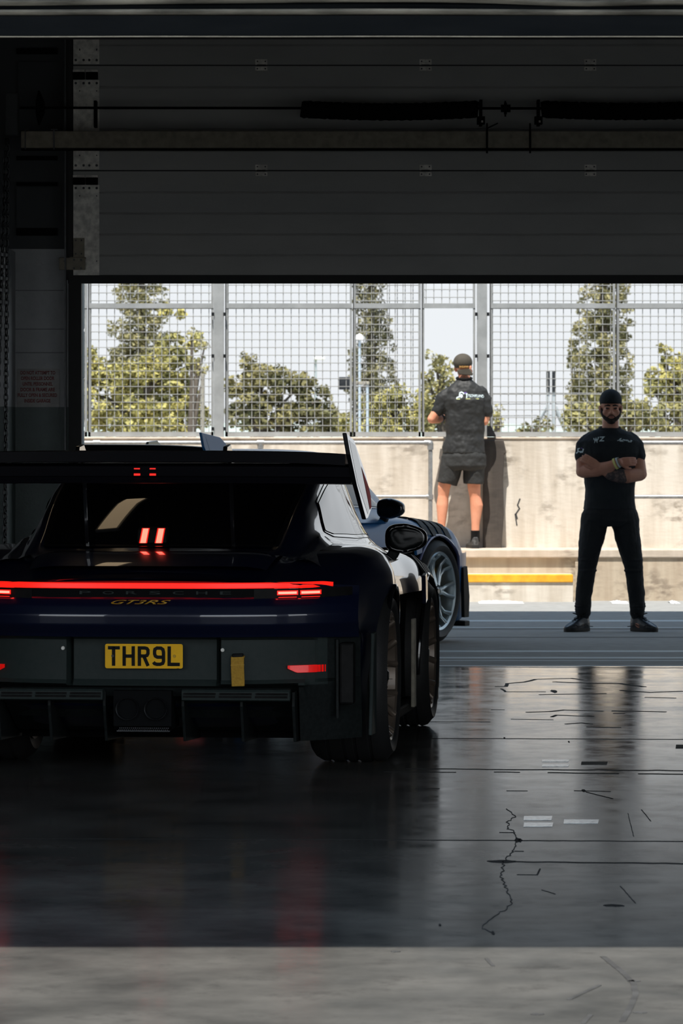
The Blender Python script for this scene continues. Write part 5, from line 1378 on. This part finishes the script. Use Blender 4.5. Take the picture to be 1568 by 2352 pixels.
# backward peak hanging at the back, cap writing
m=MB(); 
pk=[c4(*p) for p in ((525,245),(660,232),(700,290),(690,312),(545,300),(525,270))]
m.prism([(a-hx2,b_-hz2) for a,b_ in pk],-.105,-.085,'xz').build('cap_peak',M['cap2'],m2,bevel=.008,loc=(hx2,.03,hz2))
text_obj('cap_writing','BINGMANNI',M['print_o'],.085,.020,(hx2+.002,-.080,c4(600,215)[1]),m2,rot=(R(85),0,0),bold=.02)
m=MB()
m.rings([(-.04,0,.885,.200,.135,2.3),(-.045,0,.95,.195,.130,2.3),(-.03,0,1.06,.178,.12,2.3),(-.03,0,1.20,.185,.12,2.3),(-.028,0,1.38,.205,.122,2.4),(-.028,0,1.465,.190,.105,2.4),(-.036,0,1.53,.115,.085,2.1),(-.038,.005,1.575,.070,.066,2)])
limb(m,[(-.165,.0,1.445),(-.235,.0,1.39),(-.285,-.002,1.275)],[.066,.068,.060],20); limb(m,[(.115,.0,1.445),(.152,.0,1.38),(.170,0,1.265)],[.066,.067,.056],20)
polo=solid(m,'polo_shirt',M['cloth_polo'],m2,.006,2,.030,.11)
m=MB().tube([(-.038+.068*math.cos(a),.004+.066*math.sin(a),1.582+.010*(-math.sin(a))*-1) for a in np.linspace(0,2*PI,21)],.013,8,cap=False); m.build('collar',M['ink'],m2,smooth=True)
m=MB(); m.rings([(-.04,0,.93,.180,.12,2.3),(-.04,0,.86,.205,.138,2.3),(-.04,0,.77,.21,.14,2.3),(-.04,0,.73,.19,.12,2.2)])
for pts,rr in (([(-.145,0,.84),(-.168,0,.72),(-.198,0,.60)],[.105,.104,.094]),([(.055,0,.84),(.052,0,.72),(.048,0,.60)],[.106,.100,.092])):
    m.tube(pts,rr,20)
solid(m,'shorts',M['cloth_short'],m2,.006,1,.016,.08)
for ax,pp in ((aL[0],0),(aR[0],1)):
    m=MB().tube([(ax,0,.165),(ax,0,.11),(ax,.0,.06)],[.042,.042,.045],16); m.build('sock',M['ink'],m2,smooth=True)
    m=MB(); so_=MB(); a=Vector((ax+.006,-.055,0)); t_=Vector((ax-.05,.20,0)); shoe(m,so_,a,t_,0,.105,.046)
    so_.build('shoe_sole',M['print_w'] if False else M['sole'],m2,smooth=True); sho=solid(m,'shoe',mat('grey_black_trainer',(.035,.035,.035),.6,col2=(.09,.09,.09),scale=30,contrast=(.5,.6)),m2,.005,1)
m=MB().lathe([(-.018,.036),(-.018,.041),(.018,.041),(.018,.036)],n=20); 
vv=Vector((.06,.11,.015)).normalized(); m.xf(Matrix.Translation(Vector((eL[0]+.095,.135,eL[1]+.03)))@vv.to_track_quat('X','Z').to_matrix().to_4x4()); m.build('wrist_watch',M['ink'],m2,smooth=True)
ph=MB().box(-.02,.02,-.01,.06,-.03,.03).build('wrist_brace',M['ink'],m2,bevel=.01,loc=(eL[0]+.13,.17,eL[1]+.035))
c5=lambda X_,Y_: c4((X_/15.68+1030-940)*4.8,(Y_/15.68+880-800)*4.8)
decal('back_logo',[[(270,590),(300,540),(370,530),(390,380),(450,350),(510,380),(545,420)],[(420,545),(650,545)],[(640,420),(640,560)],[(440,420),(440,540)],[(600,415),(670,415)],[(400,500),(480,500)],[(470,440),(470,540)]],.011,'print_w',m2,-.12,c5,polo)
decal('back_logo',[[(545,375),(600,375),(640,370)],[(560,395),(600,385)]],.010,'print_p',m2,-.12,c5,polo)
decal('back_logo',[[(270,605),(350,600),(650,592),(1080,595)]],.006,'print_y',m2,-.12,c5,polo)
tl='PSONKLAND'; t0=text_obj('back_logo',tl,M['print_w'],(1260-690)/15.68/sx,.030,(0,0,0),m2,bold=.025)
from mathutils.bvhtree import BVHTree
bv=BVHTree.FromPolygons([v.co.copy() for v in polo.data.vertices],[p.vertices[:] for p in polo.data.polygons])
cx,cz=c5(975,485); t0.rotation_euler=(0,0,0); t0.location=(0,0,0)
for v in t0.data.vertices:
    x=cx+v.co.x; z=cz+v.co.y-.035*(v.co.x+.07)*1.2; th=v.co.z
    h=bv.ray_cast(Vector((x,-1,z)),Vector((0,1,0))); v.co=Vector((x,(h[0].y if h[0] is not None else -.1)-.0015-th*2,z))
# ---------------------------------------------------------------- camera, light
cam=bpy.data.cameras.new('camera'); co=bpy.data.objects.new('camera',cam); C.objects.link(co)
co.location=(0,0,HC); co.rotation_euler=(PI/2,0,0)
cam.sensor_fit='AUTO'; cam.sensor_width=36; cam.lens=F/2352*36; cam.shift_y=-(1176-HOR)/2352
cam.clip_end=3000; cam.clip_start=.1
cam.dof.use_dof=True; cam.dof.focus_distance=21.5; cam.dof.aperture_fstop=16
bpy.context.scene.camera=co
sun=bpy.data.lights.new('sun','SUN'); sun.energy=8.0; sun.angle=R(.6); sun.color=(1,.95,.87)
so=bpy.data.objects.new('sun',sun); C.objects.link(so)
d=Vector((math.sin(AZ)*math.cos(EL),-math.cos(AZ)*math.cos(EL),math.sin(EL)))
so.rotation_euler=d.to_track_quat('Z','Y').to_euler()
w=bpy.data.worlds.new('world'); bpy.context.scene.world=w; w.use_nodes=True; nt=w.node_tree; bg=nt.nodes['Background']
tc=nt.nodes.new('ShaderNodeTexCoord'); sp=nt.nodes.new('ShaderNodeSeparateXYZ'); rp=nt.nodes.new('ShaderNodeValToRGB')
nt.links.new(tc.outputs['Generated'],sp.inputs[0]); nt.links.new(sp.outputs['Z'],rp.inputs['Fac']); nt.links.new(rp.outputs['Color'],bg.inputs['Color'])
e=rp.color_ramp.elements; e[0].position=0; e[0].color=(.87,.90,.93,1); e[1].position=1; e[1].color=(.22,.38,.62,1)
a=e.new(.18); a.color=(.80,.86,.91,1); a=e.new(.5); a.color=(.42,.58,.76,1)
mr=nt.nodes.new('ShaderNodeMapRange'); mr.interpolation_type='SMOOTHSTEP'; mr.inputs['From Min'].default_value=.1; mr.inputs['From Max'].default_value=-.8
mr.inputs['To Min'].default_value=1.0; mr.inputs['To Max'].default_value=2.6   # the sky is brighter on the sun's side
nt.links.new(sp.outputs['Y'],mr.inputs['Value']); nt.links.new(mr.outputs['Result'],bg.inputs['Strength'])
sc=bpy.context.scene; sc.view_settings.view_transform='Standard'; sc.view_settings.look='None'; sc.view_settings.exposure=0; sc.view_settings.gamma=1
sc.cycles.max_bounces=8
